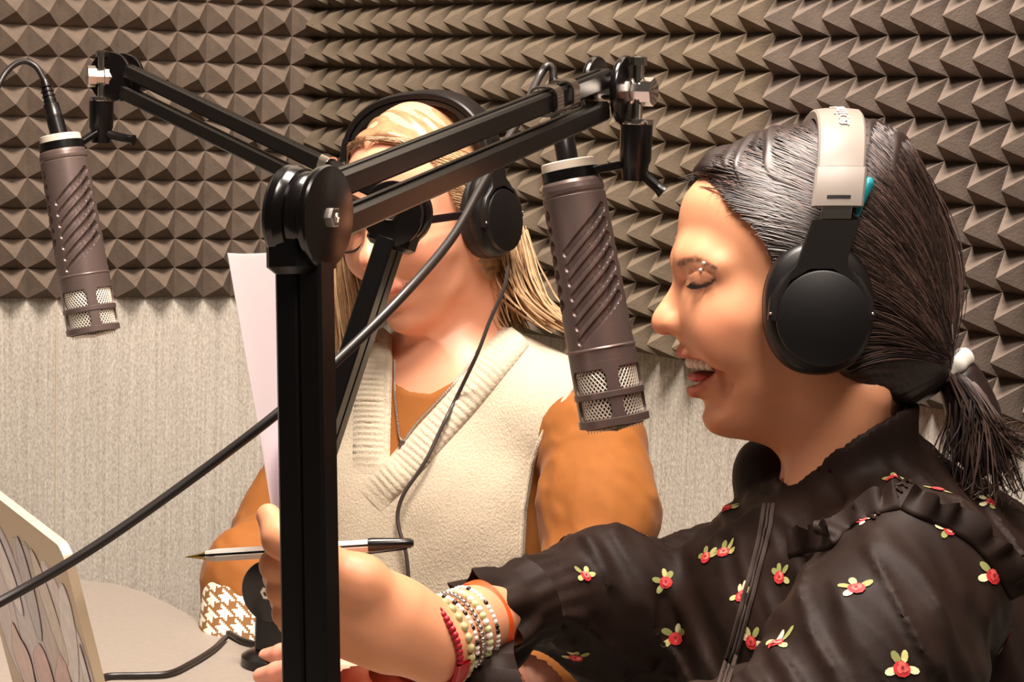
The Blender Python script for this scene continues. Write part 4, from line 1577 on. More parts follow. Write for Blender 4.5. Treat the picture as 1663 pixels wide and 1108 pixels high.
# loose cuff tie hanging below the wrist
mb = MB()
tie = catmull([P(800, 1040, 1.425), P(790, 1062, 1.408), P(792, 1100, 1.396), P(800, 1150, 1.39)], 8)
tn = vnorm(CR - 0.25 * CF)
rows = [tie + tn * s_ * 0.020 * np.linspace(0.75, 1.35, len(tie))[:, None] + CF * q_ for s_, q_ in ((-1, 0), (0, -0.004), (1, 0), (1, 0.002), (0, -0.002), (-1, 0.002))]
mb.grid(np.array(rows), closed_u=True)
mb.build('cuff_tie', M_BLOUSE, womanR, angle=80)

# ---- mouth: teeth and tongue
mb = MB()
for k in range(-5, 6):
    a = k * 0.20
    x = 0.023 * math.sin(a * 1.05)
    yb = 1119 + (1 - math.cos(a)) * 62
    c = L3(yb, 587 + abs(k) * 0.9, x)
    mb.sphere(c, (0.0037, 0.0028, 0.0044), 10, 8, ax=np.array([[math.cos(a), -math.sin(a), 0], [math.sin(a), math.cos(a), 0], [0, 0, 1]]))
for k in range(-5, 6):
    a = k * 0.19
    c = L3(1134 + (1 - math.cos(a)) * 58, 622 - abs(k) * 1.6, 0.020 * math.sin(a * 1.05))
    mb.sphere(c, (0.0031, 0.0026, 0.0040), 10, 8, ax=np.array([[math.cos(a), -math.sin(a), 0], [math.sin(a), math.cos(a), 0], [0, 0, 1]]))
mb.v = [tuple(toR(np.array(v))) for v in mb.v]
mb.build('teeth', M_TEETH, womanR)
mb = MB()
mb.sphere(L3(1144, 612, 0), (0.018, 0.0125, 0.0045), 18, 10)
mb.v = [tuple(toR(np.array(v))) for v in mb.v]
mb.build('tongue', M_TONGUE, womanR)
# lashes and brow hairs
def lash_mesh(tr, col_m, parent, V):
    mb = MB()
    L_ = catmull(snap(LASH()[3:], V), 6)
    for i in range(0, len(L_) - 1):
        for sx in (1, -1):
            b = L_[i].copy()
            v = np.array([0.10, 0.75, -0.62]) if i < len(L_) * .7 else np.array([0.55, 0.35, -0.75])
            v = vnorm(v)
            q = [b, b + v * 0.003 + np.array([0, 0, -0.0002]), b + v * 0.0046 + np.array([0, 0.0006, 0.0006])]
            q = [k * np.array([sx, 1, 1]) for k in q]
            mb.tube(q, [0.00028, 0.0002, 0.00006], 4, cap=False)
    mb.v = [tuple(tr(np.array(v))) for v in mb.v]
    mb.build('eyelashes', col_m, parent, kind='stuff')
M_LASH = mat('lash_black', (24, 15, 13), 0.9, spec=0.1)
lash_mesh(toR, M_LASH, womanR, V1L)
for q in (visR(1142, 428, 0.043), visR(1137.5, 439, 0.043)):
    mb = MB()
    q = snap([q], V1L)[0]
    q[0] += 0.0008
    mb.sphere(toR(q), 0.0014, 10, 8)
    mb.build('brow_piercing', mat('piercing_steel', (226, 220, 214), 0.3, metal=0.3), womanR)

# ---- hair, combed back into a low ponytail
HAIR_OUT = [(1136, 292), (1124, 280), (1136, 262), (1152, 246), (1174, 236), (1202, 227), (1224, 215), (1248, 208), (1276, 204), (1310, 198), (1350, 193), (1400, 193), (1440, 204), (1474, 231), (1500, 276),
            (1518, 340), (1530, 400), (1537, 470), (1541, 530), (1546, 588), (1528, 632), (1490, 690), (1480, 760), (1290, 760), (1240, 715), (1160, 690), (1150, 600), (1120, 540), (1112, 440), (1108, 340), (1122, 305)]
G_HOUT = Grid2(HAIR_OUT, blur=220)
# hair region seen from the side, in head-local units
HREG = [(1110, 296), (1132, 291), (1150, 300), (1158, 318), (1172, 340), (1190, 358), (1206, 380), (1222, 404), (1232, 428), (1238, 462), (1256, 505), (1290, 560), (1350, 610), (1410, 640), (1470, 660), (1530, 650), (1640, 620), (1640, 100), (1050, 100), (1050, 300)]
G_HREG = Grid2(HREG, smooth=False)
TIE = (1540, 596)
def hair_sdf(q):
    px = 1300 - q[:, 1] / SH
    py = 500 - q[:, 2] / SH
    d = G_HOUT(px, py) * SH
    w = (G_W(px, py) + 0.75) / 100
    e = np.sqrt((np.clip(DD / 100 + d, 0, None) / (DD / 100)) ** 2 + (q[:, 0] / w) ** 2) - 1
    f = e * 0.066
    f = np.where((e > 0) & (d > 0), np.maximum(f, d), f)
    phi = np.arctan2(py - TIE[1], px - TIE[0] - 30)
    lat = q[:, 0] / 0.01
    wv = phi * 46 + 1.5 * np.sin(px / 33 + lat * 0.4) + 0.9 * np.sin(py / 21) + lat * 1.1
    amp = 0.0006 * sstep(20, 160, np.hypot(px - TIE[0], py - TIE[1]))
    f = f + amp * (np.sin(wv) * 0.8 + 0.7 * np.sin(wv * 2.3 + 1.0) )
    return smax(f, G_HREG(px, py) * SH, 0.010)
VH, FH_ = surface(hair_sdf, (-0.09, -0.125, -0.085), (0.09, 0.10, 0.15), 0.0021, 1)
hairR = mesh_obj('hair', toR(VH), FH_, M_HAIR_D, womanR)
mb, mb_l = MB(), MB()
rs = np.random.RandomState(5)
front = catmull([(x, y, 0) for x, y in [(1128, 284), (1134, 293), (1152, 303), (1160, 320), (1174, 342), (1192, 360), (1208, 382), (1224, 406), (1236, 432), (1244, 464), (1262, 508), (1300, 560), (1360, 608)]], 20)[:, :2]
top = catmull([(x, y, 0) for x, y in [(1128, 284), (1150, 252), (1200, 232), (1250, 212), (1310, 202), (1380, 198), (1440, 212), (1490, 270)]], 16)[:, :2]
for i in range(2600):
    side = 1 if rs.rand() < 0.7 else -1
    kind_ = rs.rand()
    if kind_ < 0.42:
        s = front[rs.randint(len(front))] + rs.normal(size=2) * 1.5 + np.array([6, 0]) * rs.rand()
    elif kind_ < 0.62:
        s = top[rs.randint(len(top))] + np.array([rs.uniform(0, 12), rs.uniform(0, 26)])
    else:
        while True:
            s = np.array([rs.uniform(1125, 1500), rs.uniform(200, 480)])
            if G_HOUT(s[:1], s[1:])[0] < -1 and G_HREG(s[:1], s[1:])[0] < -2:
                break
    e = np.array(TIE) + rs.normal(size=2) * 5
    bow = rs.uniform(-0.02, 0.05)
    dirv = e - s
    nrm = np.array([dirv[1], -dirv[0]])
    if nrm[1] > 0:
        nrm = -nrm
    L_ = rs.uniform(0.35, 1.0)
    tt = np.linspace(0, L_, 11)
    # rise over the skull, then drop to the tie
    p2 = s[None] + dirv[None] * tt[:, None] + nrm[None] * ((bow + 0.10) * np.sin(math.pi * tt))[:, None]
    p2 += (rs.uniform(0.5, 2.5) * np.sin(tt * 9 + rs.uniform(0, 6)))[:, None] * nrm[None] / np.linalg.norm(nrm)
    d = -G_HOUT(p2[:, 0], p2[:, 1]) * SH * 100
    x = (G_W(p2[:, 0], p2[:, 1]) + 0.75) / 100 * np.sqrt(np.clip(1 - (1 - np.clip(d, 0, DD) / DD) ** 2, 0, 1)) + rs.uniform(-0.0004, 0.0012)
    q = np.stack([side * x, (1300 - p2[:, 0]) * SH, (500 - p2[:, 1]) * SH], 1)
    rad = rs.uniform(0.0003, 0.00065) * np.array([0.4] + [1] * 9 + [0.3])
    (mb if rs.rand() < 0.6 else mb_l).tube(toR(q), rad, 4, cap=False)
# loose hairs at the forehead
for i in range(60):
    s = front[rs.randint(0, 130)] + rs.normal(size=2) * 2
    a = rs.uniform(math.radians(170), math.radians(260))
    ln = rs.uniform(8, 34)
    x = lateral(np.array([s[0]]), np.array([s[1]]))[0] * (1 if rs.rand() < .8 else -1) * rs.uniform(0.3, 1.03)
    tt = np.linspace(0, 1, 6)
    p2 = s[None] + ln * tt[:, None] * np.array([math.cos(a), -abs(math.sin(a)) * 0.5 + 0.35])[None] + (8 * tt ** 2)[:, None] * np.array([0.3, 0.5])[None]
    q = np.stack([x + tt * 0.003 * np.sign(x), (1300 - p2[:, 0]) * SH, (500 - p2[:, 1]) * SH], 1)
    mb.tube(toR(q), np.linspace(0.00026, 0.00008, 6), 3, cap=False)
o = mb.build('hair_strands', M_HAIR_D, hairR)
o['kind'] = 'stuff'
M_HAIR_D2 = mat('brown_hair', (84, 64, 56), 0.45, var=0.3, vscale=200)
o = mb_l.build('hair_strands', M_HAIR_D2, hairR)
o['kind'] = 'stuff'
# ponytail
def pony(s, e_jit, rs, r0):
    m = [(1546, 596), (1566, 632), (1586, 680), (1600, 735), (1598, 790)]
    m = catmull([(x, y, 0) for x, y in m], 6)[:, :2]
    return m
mb = MB()
core = catmull([L3(1540, 594, 0), L3(1562, 625, 0), L3(1580, 675, 0.002), L3(1588, 730, 0.004), L3(1584, 775, 0.006)], 8)
mb.tube(toR(core), np.interp(np.linspace(0, 1, len(core)), [0, 0.15, 0.5, 0.85, 1], [0.009, 0.016, 0.0195, 0.0165, 0.004]), 14)
mb.build('ponytail', M_HAIR_D, hairR)
mb, mb_l = MB(), MB()
ends = [(1655, 716), (1635, 790), (1600, 800), (1560, 790), (1640, 735), (1545, 745), (1618, 760), (1630, 690)]
for i in range(420):
    e = ends[rs.randint(len(ends))]
    a, rr0 = rs.uniform(0, 2 * math.pi), rs.uniform(0.5, 1.0)
    off = lambda t: np.array([rr0 * math.cos(a), rr0 * math.sin(a)]) * np.interp(t, [0, .2, .6, 1], [0.008, 0.018, 0.022, 0.014])
    mid1 = (1566 + rs.uniform(-6, 6), 632)
    mid2 = (1580 + 0.35 * (e[0] - 1590) + rs.uniform(-6, 6), 690 + rs.uniform(-8, 8))
    L_ = [(1542, 596), mid1, mid2, (e[0] + rs.normal() * 6, e[1] + rs.normal() * 7)]
    if rs.rand() < 0.35:
        L_.append((e[0] + rs.uniform(4, 22), e[1] - rs.uniform(-4, 12)))
    c = catmull([(x, y, 0) for x, y in L_], 6)[:, :2]
    tt = np.linspace(0, 1, len(c))
    q = []
    for (x, y), t in zip(c, tt):
        o2 = off(t)
        q.append(L3(x, y, 0) + np.array([o2[0], o2[1] * 0.7, o2[1] * 0.3]))
    q = [k_ + np.array([0.012 * t_, 0, 0]) for k_, t_ in zip(q, tt)]
    (mb if rs.rand() < 0.5 else mb_l).tube(toR(np.array(q)), np.interp(tt, [0, .3, 1], [0.0008, 0.0011, 0.00015]), 4, cap=False)
o = mb.build('ponytail_strands', M_HAIR_D, hairR)
o['kind'] = 'stuff'
o = mb_l.build('ponytail_strands', M_HAIR_D2, hairR)
o['kind'] = 'stuff'
adopt(womanR)
# white hair tie
tx = vnorm(L3(1562, 625, 0) - L3(1534, 588, 0))
mb = MB()
V = []
for a in np.linspace(0, 2 * math.pi, 40, endpoint=False):
    row = []
    u1 = np.array([1.0, 0, 0])
    u2 = np.cross(tx, u1)
    rad = u1 * math.cos(a) + u2 * math.sin(a)
    R0 = 0.0135 + 0.0012 * math.sin(a * 7)
    for b in np.linspace(0, 2 * math.pi, 12, endpoint=False):
        row.append(toR(L3(1545, 595, 0) + rad * (R0 + 0.0036 * math.cos(b)) + tx * 0.0062 * math.sin(b)))
    V.append(row)
mb.grid(np.array(V), closed_u=True, closed_v=True)
tag(mb.build('hair_tie', mat('white_elastic', (232, 226, 216), 0.6)), 'white elastic tie gathering the low dark ponytail', 'hair tie')
# ------------------------------------------------------------------ headphones (built in head space, moved onto each head)
M_CUP = mat('headphone_black', (14, 12, 12), 0.42, spec=0.45)
M_PAD = mat('ear_pad_leather', (22, 19, 18), 0.5, bump=0.2, bscale=700)
M_GREY = mat('headband_grey_vinyl', (138, 127, 118), 0.38, spec=0.5)
M_BLOCK = mat('headband_grey_plastic', (150, 140, 131), 0.35, spec=0.5)
M_BANDBLK = mat('headband_black', (26, 22, 21), 0.35, spec=0.5)
M_WHITE = mat('white_print', (236, 232, 226), 0.5)

def ell_loft(tr, c, prof, rx, ry, seg=56, sup=2.3):
    """c head-local centre (m); prof: (lateral offset, scale); ellipse in the forward/up plane"""
    rows = []
    for x, s in prof:
        row = []
        for a in np.linspace(0, 2 * math.pi, seg, endpoint=False):
            ca, sa = math.cos(a), math.sin(a)
            row.append(tr(np.array([c[0] + x, c[1] + s * rx * math.copysign(abs(ca) ** (2 / sup), ca), c[2] + s * ry * math.copysign(abs(sa) ** (2 / sup), sa)])))
        rows.append(row)
    mb = MB().grid(np.array(rows), closed_v=True)
    n = len(rows)
    mb.f.append(tuple(range(seg - 1, -1, -1)))
    mb.f.append(tuple(range((n - 1) * seg, n * seg)))
    return mb

def headphones(tr, label, cy, cz, band_y, band_top, side_x, grey, text=None, lean=0.0, bw=0.0163, cup_s=1.0):
    """cy, cz: cup centre; band_y: forward position of the band at crown and at the cup; band_top: height of the crown"""
    root = empty('headphones', tr(np.array([0, cy, cz])), label, 'headphones')
    rx, ry = 0.0372 * cup_s, 0.0450 * cup_s
    def arc(a, r_add=0.0, off=0.0):
        # a: 0 at the left cup, pi at the right cup
        zc = cz + 0.058
        x = (side_x + r_add) * math.copysign(abs(math.cos(a)) ** 0.85, math.cos(a))
        z = zc + (band_top - zc + r_add) * abs(math.sin(a)) ** 0.9
        y = band_y[0] + (band_y[1] - band_y[0]) * (1 - math.sin(a)) ** 1.0 + off
        return np.array([x, y, z])
    def strip(a0, a1, w, t0, t1, n=40, rnd=0.0015):
        rows = []
        for a in np.linspace(a0, a1, n):
            row = []
            for o, r in ((-w, t0), (-w, t1 - rnd), (-w + rnd, t1), (-w * .5, t1 + rnd * .5), (0, t1 + rnd * .7), (w * .5, t1 + rnd * .5), (w - rnd, t1), (w, t1 - rnd), (w, t0)):
                row.append(tr(arc(a, r, o)))
            rows.append(row)
        mb = MB().grid(np.array(rows), closed_v=True)
        k = 9
        mb.f.append(tuple(range(k - 1, -1, -1)))
        mb.f.append(tuple(range((n - 1) * k, n * k)))
        return mb
    top_m = M_GREY if grey else M_BANDBLK
    band = strip(0.42, math.pi - 0.42, bw, -0.003, 0.0035).build('headband', top_m, root)
    strip(0.45, math.pi - 0.45, bw * 0.9, -0.009, -0.003).build('headband_pad', M_PAD, band)
    for sd in (1, -1):
        trs = tr if sd == 1 else (lambda q: tr(np.asarray(q) * np.array([-1, 1, 1])))
        A = (lambda a0, a1: (a0, a1)) if sd == 1 else (lambda a0, a1: (math.pi - a1, math.pi - a0))
        blk = strip(*A(0.10, 0.415), bw * 1.06, -0.0035, 0.0038, 14).build('slider_housing', M_BLOCK if grey else M_BANDBLK, root)
        mb = strip(*A(0.15, 0.175), bw * 0.5, 0.0036, 0.0048, 6, 0.0004)
        mb.build('slot_mark', M_CUP, blk)
        strip(*A(0.015, 0.10), bw * 0.62, -0.001, 0.0016, 8, 0.0005).build('steel_slider', M_CHROME, root)
        xs = side_x - 0.014
        # pad, shell, outer cap
        pad = ell_loft(trs, np.array([xs - 0.012, cy, cz]), [(0.0, 0.80), (-0.001, 0.92), (0.003, 1.0), (0.010, 1.02), (0.014, 0.98)], rx * 0.99, ry * 0.99).build('ear_pad', M_PAD, root, angle=60)
        cup = ell_loft(trs, np.array([xs, cy, cz]), [(0.0, 0.97), (0.002, 1.0), (0.007, 1.0), (0.011, 0.97), (0.014, 0.90), (0.0155, 0.80), (0.016, 0.74)], rx, ry).build('ear_cup', M_CUP, root, angle=60)
        c2 = np.array([xs, cy - 0.001, cz - 0.007])
        ell_loft(trs, c2, [(0.014, 1.0), (0.0185, 1.0), (0.0197, 0.985), (0.0203, 0.95), (0.0206, 0.05)], 0.0315 * cup_s, 0.0325 * cup_s, sup=2.0).build('cup_cap', M_CUP, cup, angle=30)
        # yoke: arm down from the slider that forks round the cap
        zt = cz + 0.058
        yb = band_y[1]
        prof2 = [(-bw, zt + 0.001), (-bw, zt - 0.024), (-bw * 1.12, zt - 0.0305), (-0.027 * cup_s, cz + 0.0195), (-0.0345 * cup_s, cz + 0.006), (-0.0358 * cup_s, cz - 0.008), (-0.0325 * cup_s, cz - 0.009), (-0.0305 * cup_s, cz + 0.004), (-0.022, cz + 0.0185),
                 (-0.008, cz + 0.0262), (0.008, cz + 0.0262), (0.022, cz + 0.0185), (0.0305 * cup_s, cz + 0.004), (0.0325 * cup_s, cz - 0.009), (0.0358 * cup_s, cz - 0.008), (0.0345 * cup_s, cz + 0.006), (0.027 * cup_s, cz + 0.0195), (bw * 1.12, zt - 0.0305), (bw, zt - 0.024), (bw, zt + 0.001)]
        mb = MB()
        rows = []
        for x in (xs + 0.0135, xs + 0.0185, xs + 0.0195):
            ins = 0.94 if x > xs + 0.019 else 1.0
            rows.append([trs(np.array([x, (cy if z < cz + 0.03 else yb + (cy - yb) * max(0, min(1, (zt - z) / (zt - cz - 0.03)))) + y * ins, z])) for y, z in prof2])
        V = np.array(rows)
        mb.grid(V, closed_v=True)
        n_ = len(prof2)
        mb.f.append(tuple(range(n_ - 1, -1, -1)))
        mb.f.append(tuple(range(2 * n_, 3 * n_)))
        yk = mb.build('yoke', M_BANDBLK, root, angle=40)
        for s2 in (1, -1):
            mb = MB()
            mb.sphere(trs(np.array([xs + 0.0195, cy + s2 * 0.0342 * cup_s, cz - 0.004])), 0.0011, 8, 6)
            mb.build('screw', M_CHROME, yk)
    if text:
        cu_ = bpy.data.curves.new('brand_lettering', 'FONT')
        cu_.body = text
        cu_.size = 0.0150
        cu_.extrude = 0.0002
        cu_.align_x = 'CENTER'
        cu_.align_y = 'CENTER'
        tmp = bpy.data.objects.new('tmp_text', cu_)
        COL.objects.link(tmp)
        dg = bpy.context.evaluated_depsgraph_get()
        me = bpy.data.meshes.new_from_object(tmp.evaluated_get(dg))
        vs_ = np.array([v.co[:] for v in me.vertices])
        vs_[:, 0] *= 0.122 / (vs_[:, 0].max() - vs_[:, 0].min())
        fs_ = [tuple(p.vertices) for p in me.polygons]
        COL.objects.unlink(tmp)
        bpy.data.objects.remove(tmp)
        # wrap along the band: text x runs over the crown
        R0 = 0.088
        out = []
        for x, y, z in vs_:
            a = math.pi / 2 - x / R0
            out.append(tr(arc(a, 0.0052 + z, y)))
        mb = MB()
        mb.add(out, fs_)
        mb.build('brand_lettering', M_WHITE, band, smooth=False)
    adopt(root)
    return root
# dark-haired woman's pair
_c = visR(1335, 500, 0.095)
headphones(toR, 'black over-ear headphones with grey headband on the dark-haired woman', _c[1], _c[2], ((1300 - 1352) * SH, (1300 - 1326) * SH), (500 - 188) * SH, 0.088, True, 'audio-technica')
# ================================================================== blonde woman behind the table
M_HAIR_B = mat('blonde_hair', (166, 128, 92), 0.36, var=0.25, vscale=150, spec=0.5)
M_HAIR_B2 = mat('light_blonde_hair', (204, 172, 132), 0.36, var=0.2, vscale=150, spec=0.5)
M_VEST = mat('cream_knit', (202, 189, 166), 0.9, var=0.1, vscale=420, bump=0.55, bscale=620, sheen=0.3, spec=0.15, stretch=(1, 1, 0.6))
M_SWEATER = mat('caramel_jersey', (150, 92, 42), 0.78, var=0.06, vscale=60, sheen=0.06, spec=0.2, bump=0.06, bscale=1400)
M_SILVER = mat('silver_chain', (214, 206, 196), 0.25, metal=1.0)
M_GLASSES = mat('glasses_frame', (26, 16, 18), 0.25)
womanL = empty('person', (*P(740, 900, 2.12)[:2], 0.45), 'blonde woman in cream knit vest over caramel top behind the table', 'person')

LF = vnorm(np.array([-0.42, -0.9, 0]))
LLAT = np.array([-LF[1], LF[0], 0])
if LLAT[0] < 0:
    LLAT = -LLAT
LAX = np.stack([LLAT, LF, UP], 0)
SLl, SRl = P(968, 722, 2.00), P(515, 745, 2.18)
def torso_l(p):
    f = sd_ell(p, P(715, 905, 2.13), (0.160, 0.105, 0.24), LAX)
    f = smin(f, sd_rc(p, P(770, 640, 2.12), P(930, 690, 2.04), 0.050, 0.050), 0.05)
    f = smin(f, sd_rc(p, P(720, 640, 2.13), P(530, 700, 2.19), 0.050, 0.050), 0.05)
    f = smin(f, sd_ell(p, P(760, 850, 2.055), (0.060, 0.055, 0.062), LAX), 0.05)
    f = smin(f, sd_ell(p, P(590, 850, 2.09), (0.058, 0.052, 0.060), LAX), 0.05)
    f = smin(f, sd_rc(p, P(720, 1000, 2.13), P(725, 1260, 2.14), 0.135, 0.145), 0.06)
    return f
def arms_l(p):
    a = sd_chain(p, [SLl, P(972, 830, 1.955), P(955, 985, 1.90), on_plane(885, 1085, TZ + 0.037), on_plane(762, 1118, TZ + 0.030)], [0.047, 0.049, 0.045, 0.038, 0.029], 0.03)
    b = sd_chain(p, [SRl, P(470, 855, 2.13), P(408, 940, 2.03), P(398, 1075, 1.99)], [0.046, 0.046, 0.042, 0.036], 0.03)
    return a, b
def sweat_neck(px):
    return np.interp(px, [560, 640, 665, 700, 740, 790, 850, 920], [612, 622, 636, 640, 618, 575, 535, 505])
def sweater(p):
    a, b = arms_l(p)
    w = 1 - np.abs(fbm(p @ np.array([[1, 0, 0.3], [0, 1, 0.2], [0.3, 0.1, 0.7]]), 75, 21, 2))
    fo = 0.0022 * fbm(p, 50, 22, 2) + 0.005 * np.clip(w - 0.6, 0, 1)
    arms = np.minimum(a, b) - fo
    f = smin(torso_l(p), arms, 0.03)
    q = fromL(p)
    px, py, _ = projN(p)
    col = smax(head_neck(q) * HL_S - 0.005, (sweat_neck(px) - py) * 0.0006, 0.003)
    f = smin(f, smax(col, (py - 760) * 0.0006, 0.01), 0.012)
    cut = np.maximum((sweat_neck(px) - py) * 0.0006, -0.02)
    zone = (np.abs(px - 730) < 190) & (projN(p)[2] < 2.15)
    f = np.where(zone, smax(f, cut, 0.004), f)
    f = smax(f, -np.maximum(head_neck(q) * HL_S - 0.0015, (py - sweat_neck(px) - 30) * 0.0006), 0.003)
    return f
def projN(p):
    q = p - CAM
    d = q @ CF
    return 831.5 + F_PX * (q @ CR) / d, 554 - F_PX * (q @ CU) / d, d
VPOLY = [(560, 470), (637, 545), (635, 640), (633, 752), (650, 756), (700, 697), (758, 632), (812, 560), (850, 500), (860, 380), (560, 380)]
def arm_line(py):
    return np.interp(py, [480, 560, 620, 660, 700, 760, 830, 930, 1100], [1010, 972, 945, 920, 893, 868, 856, 851, 851])
def vest(p):
    f = torso_l(p) - 0.008 - 0.0018 * fbm(p, 45, 31, 2)
    px, py, d = projN(p)
    front = d < 2.16
    v = poly_sd(VPOLY, px, py) * 0.0006
    f = np.where(front, smax(f, -v, 0.004), f)
    near = d < P_SL_D
    f = np.where(near, smax(f, (px - arm_line(py)) * 0.00058, 0.006), f)
    q = fromL(p)
    f = smax(f, -(head_neck(q) * HL_S - 0.014), 0.004)
    return f
P_SL_D = 2.06
pts_l = np.array([P(300, 480, 2.25), P(1090, 500, 2.25), P(300, 1260, 1.75), P(1090, 1260, 2.3), P(400, 1100, 1.72)])
lo, hi = pts_l.min(0) - 0.02, pts_l.max(0) + 0.02
lo[2] = TZ - 0.12
VS, FS = surface(sweater, lo, hi, 0.0042, 1)
VS = relax(VS, FS, 1, 0.4)
mesh_obj('sweater', VS, FS, M_SWEATER, womanL)
VV, FV = surface(vest, lo, hi, 0.0042, 1)
VV = relax(VV, FV, 1, 0.4)
vest_o = mesh_obj('vest', VV, FV, M_VEST, womanL)

# ---- skin: head, neck, hands, hidden torso
def skin_l(q):
    return smin(head_sdf(q, False, False), np.maximum(torso_l(toL(q)) + 0.004, q[:, 2] + 0.06), 0.03)
VL1, FL1 = surface(skin_l, (-0.15, -0.14, -0.27), (0.15, 0.13, 0.145), 0.0023)
CL1 = face_colors(VL1, (236, 168, 134), (206, 112, 98), (150, 104, 74), False, (236, 142, 114), True)
VL1L = VL1
VL1 = toL(VL1)
def hand_l(p):
    z = TZ + 0.012
    def T(x, y, h=0.0):
        v = P(x, y, 1.0) - CAM
        return CAM + v * ((z + h - CAM[2]) / v[2])
    W = on_plane(735, 1125, TZ + 0.027)
    K = [T(552, 1064, 0.022), T(545, 1090, 0.024), T(548, 1118, 0.020), T(560, 1148, 0.014)]
    Tp = [T(432, 1066, 0.0), T(424, 1098, 0.0), T(440, 1132, 0.0), T(468, 1160, 0.0)]
    f = sd_chain(p, [on_plane(870, 1090, TZ + 0.034), W, T(640, 1118, 0.016)], [0.028, 0.026, 0.026], 0.02)
    g = None
    for k_, t_, r_ in zip(K, Tp, (0.0100, 0.0102, 0.0098, 0.0085)):
        f = smin(f, sd_rc(p, W + (k_ - W) * 0.35, k_, 0.018, r_ * 1.15), 0.012)
        m_ = k_ + (t_ - k_) * 0.48 + UP * 0.006
        m2 = k_ + (t_ - k_) * 0.78 + UP * 0.002
        c = sd_chain(p, [k_, m_, m2, t_], [r_, r_ * 0.92, r_ * 0.84, r_ * 0.68], 0.004)
        g = c if g is None else smin(g, c, 0.002)
    f = smin(f, g, 0.006)
    th = sd_chain(p, [W + (K[0] - W) * 0.2 + UP * 0.004, T(640, 1052, 0.016), T(590, 1046, 0.010), T(556, 1040, 0.004)], [0.018, 0.0125, 0.0102, 0.0075], 0.008)
    f = smin(f, th, 0.008)
    return f
hp = np.array([P(400, 980, 2.0), P(900, 1170, 1.75), P(420, 1160, 1.75), P(900, 1050, 1.9)])
VL2, FL2 = surface(hand_l, hp.min(0) - 0.04, hp.max(0) + 0.04, 0.0022)
CL2 = np.tile(np.array(lin((238, 162, 136))), (len(VL2), 1)) * (1 + 0.05 * fbm(VL2, 120, 7))[:, None]
VL3, FL3 = surface(lambda p: smin(torso_l(p), np.minimum(*arms_l(p)), 0.02) + 0.014, lo, hi, 0.009, 0)
CL3 = np.tile(np.array(lin((236, 172, 148))), (len(VL3), 1))
mesh_obj('body', np.vstack([VL1, VL2, VL3]), np.vstack([FL1, FL2 + len(VL1), FL3 + len(VL1) + len(VL2)]), M_SKIN_L, womanL, np.vstack([CL1, CL2, CL3]))
lash_mesh(toL, M_LASH, womanL, VL1L)
def bvh_of(*parts):
    V, Fc, o = [], [], 0
    for v, f in parts:
        V += [Vector(k) for k in v]
        Fc += [tuple(int(i) + o for i in k) for k in f]
        o += len(v)
    return BVHTree.FromPolygons(V, Fc)
BVH_L = bvh_of((VV, FV), (VS, FS), (VL1, FL1))
BVH_V = bvh_of((VV, FV))

# ---- ribbed neckband of the vest
def rib_band(center, half_px, name, nrib, lift0):
    pp = catmull([(x, y, 0) for x, y in center], 30)[:, :2]
    t = np.gradient(pp, axis=0)
    t /= np.linalg.norm(t, axis=1)[:, None]
    nn = np.stack([t[:, 1], -t[:, 0]], 1)
    cols = np.linspace(-1, 1, 7)
    grid_, nrm = [], []
    for (x, y), n_ in zip(pp, nn):
        row, nr = [], []
        for c in cols:
            h, hn = cast(BVH_L, x + n_[0] * half_px * c, y + n_[1] * half_px * c)
            row.append(h if h is not None else (row[-1] if row else P(x, y, 2.05)))
            nr.append(hn if hn is not None else -CF)
        grid_.append(row)
        nrm.append(nr)
    G, N = np.array(grid_), np.array(nrm)
    for _ in range(6):
        G[1:-1] = (G[:-2] + 2 * G[1:-1] + G[2:]) / 4
        N[1:-1] = (N[:-2] + 2 * N[1:-1] + N[2:]) / 4
        G[:, 1:-1] = (G[:, :-2] + 2 * G[:, 1:-1] + G[:, 2:]) / 4
    N /= np.linalg.norm(N, axis=2)[:, :, None]
    s = np.linspace(0, 1, len(pp))
    rib = 0.0016 * np.abs(np.sin(math.pi * nrib * s))
    fade = sstep(1.0, 0.86, s) * 0.85 + 0.15
    rib = rib * fade
    edge_ = np.array([0.2, 0.8, 1, 1, 1, 0.8, 0.2])
    top = G + N * ((lift0 * fade[:, None] + rib[:, None]) * edge_[None])[:, :, None]
    bot = G - N * 0.003
    ring = np.concatenate([top, bot[:, ::-1]], 1)
    mb = MB().grid(ring, closed_v=True)
    return mb.build(name, M_VEST, vest_o, angle=70)
rib_band([(607, 548), (606, 620), (604, 690), (602, 770)], 29, 'ribbed_neckband', 24, 0.0030)
rib_band([(838, 545), (800, 592), (752, 650), (700, 708), (652, 762), (600, 812)], 27, 'ribbed_neckband', 34, 0.0048)
# knitted edge of the armhole
mb = MB()
eg = []
for y in range(600, 930, 12):
    h, n = cast(BVH_V, arm_line(float(y)) - 9, y)
    if h is not None:
        eg.append(h + n * 0.001)
if len(eg) > 4:
    mb.tube(catmull(eg, 4), 0.0026, 8)
    mb.build('armhole_edge', M_VEST, vest_o)

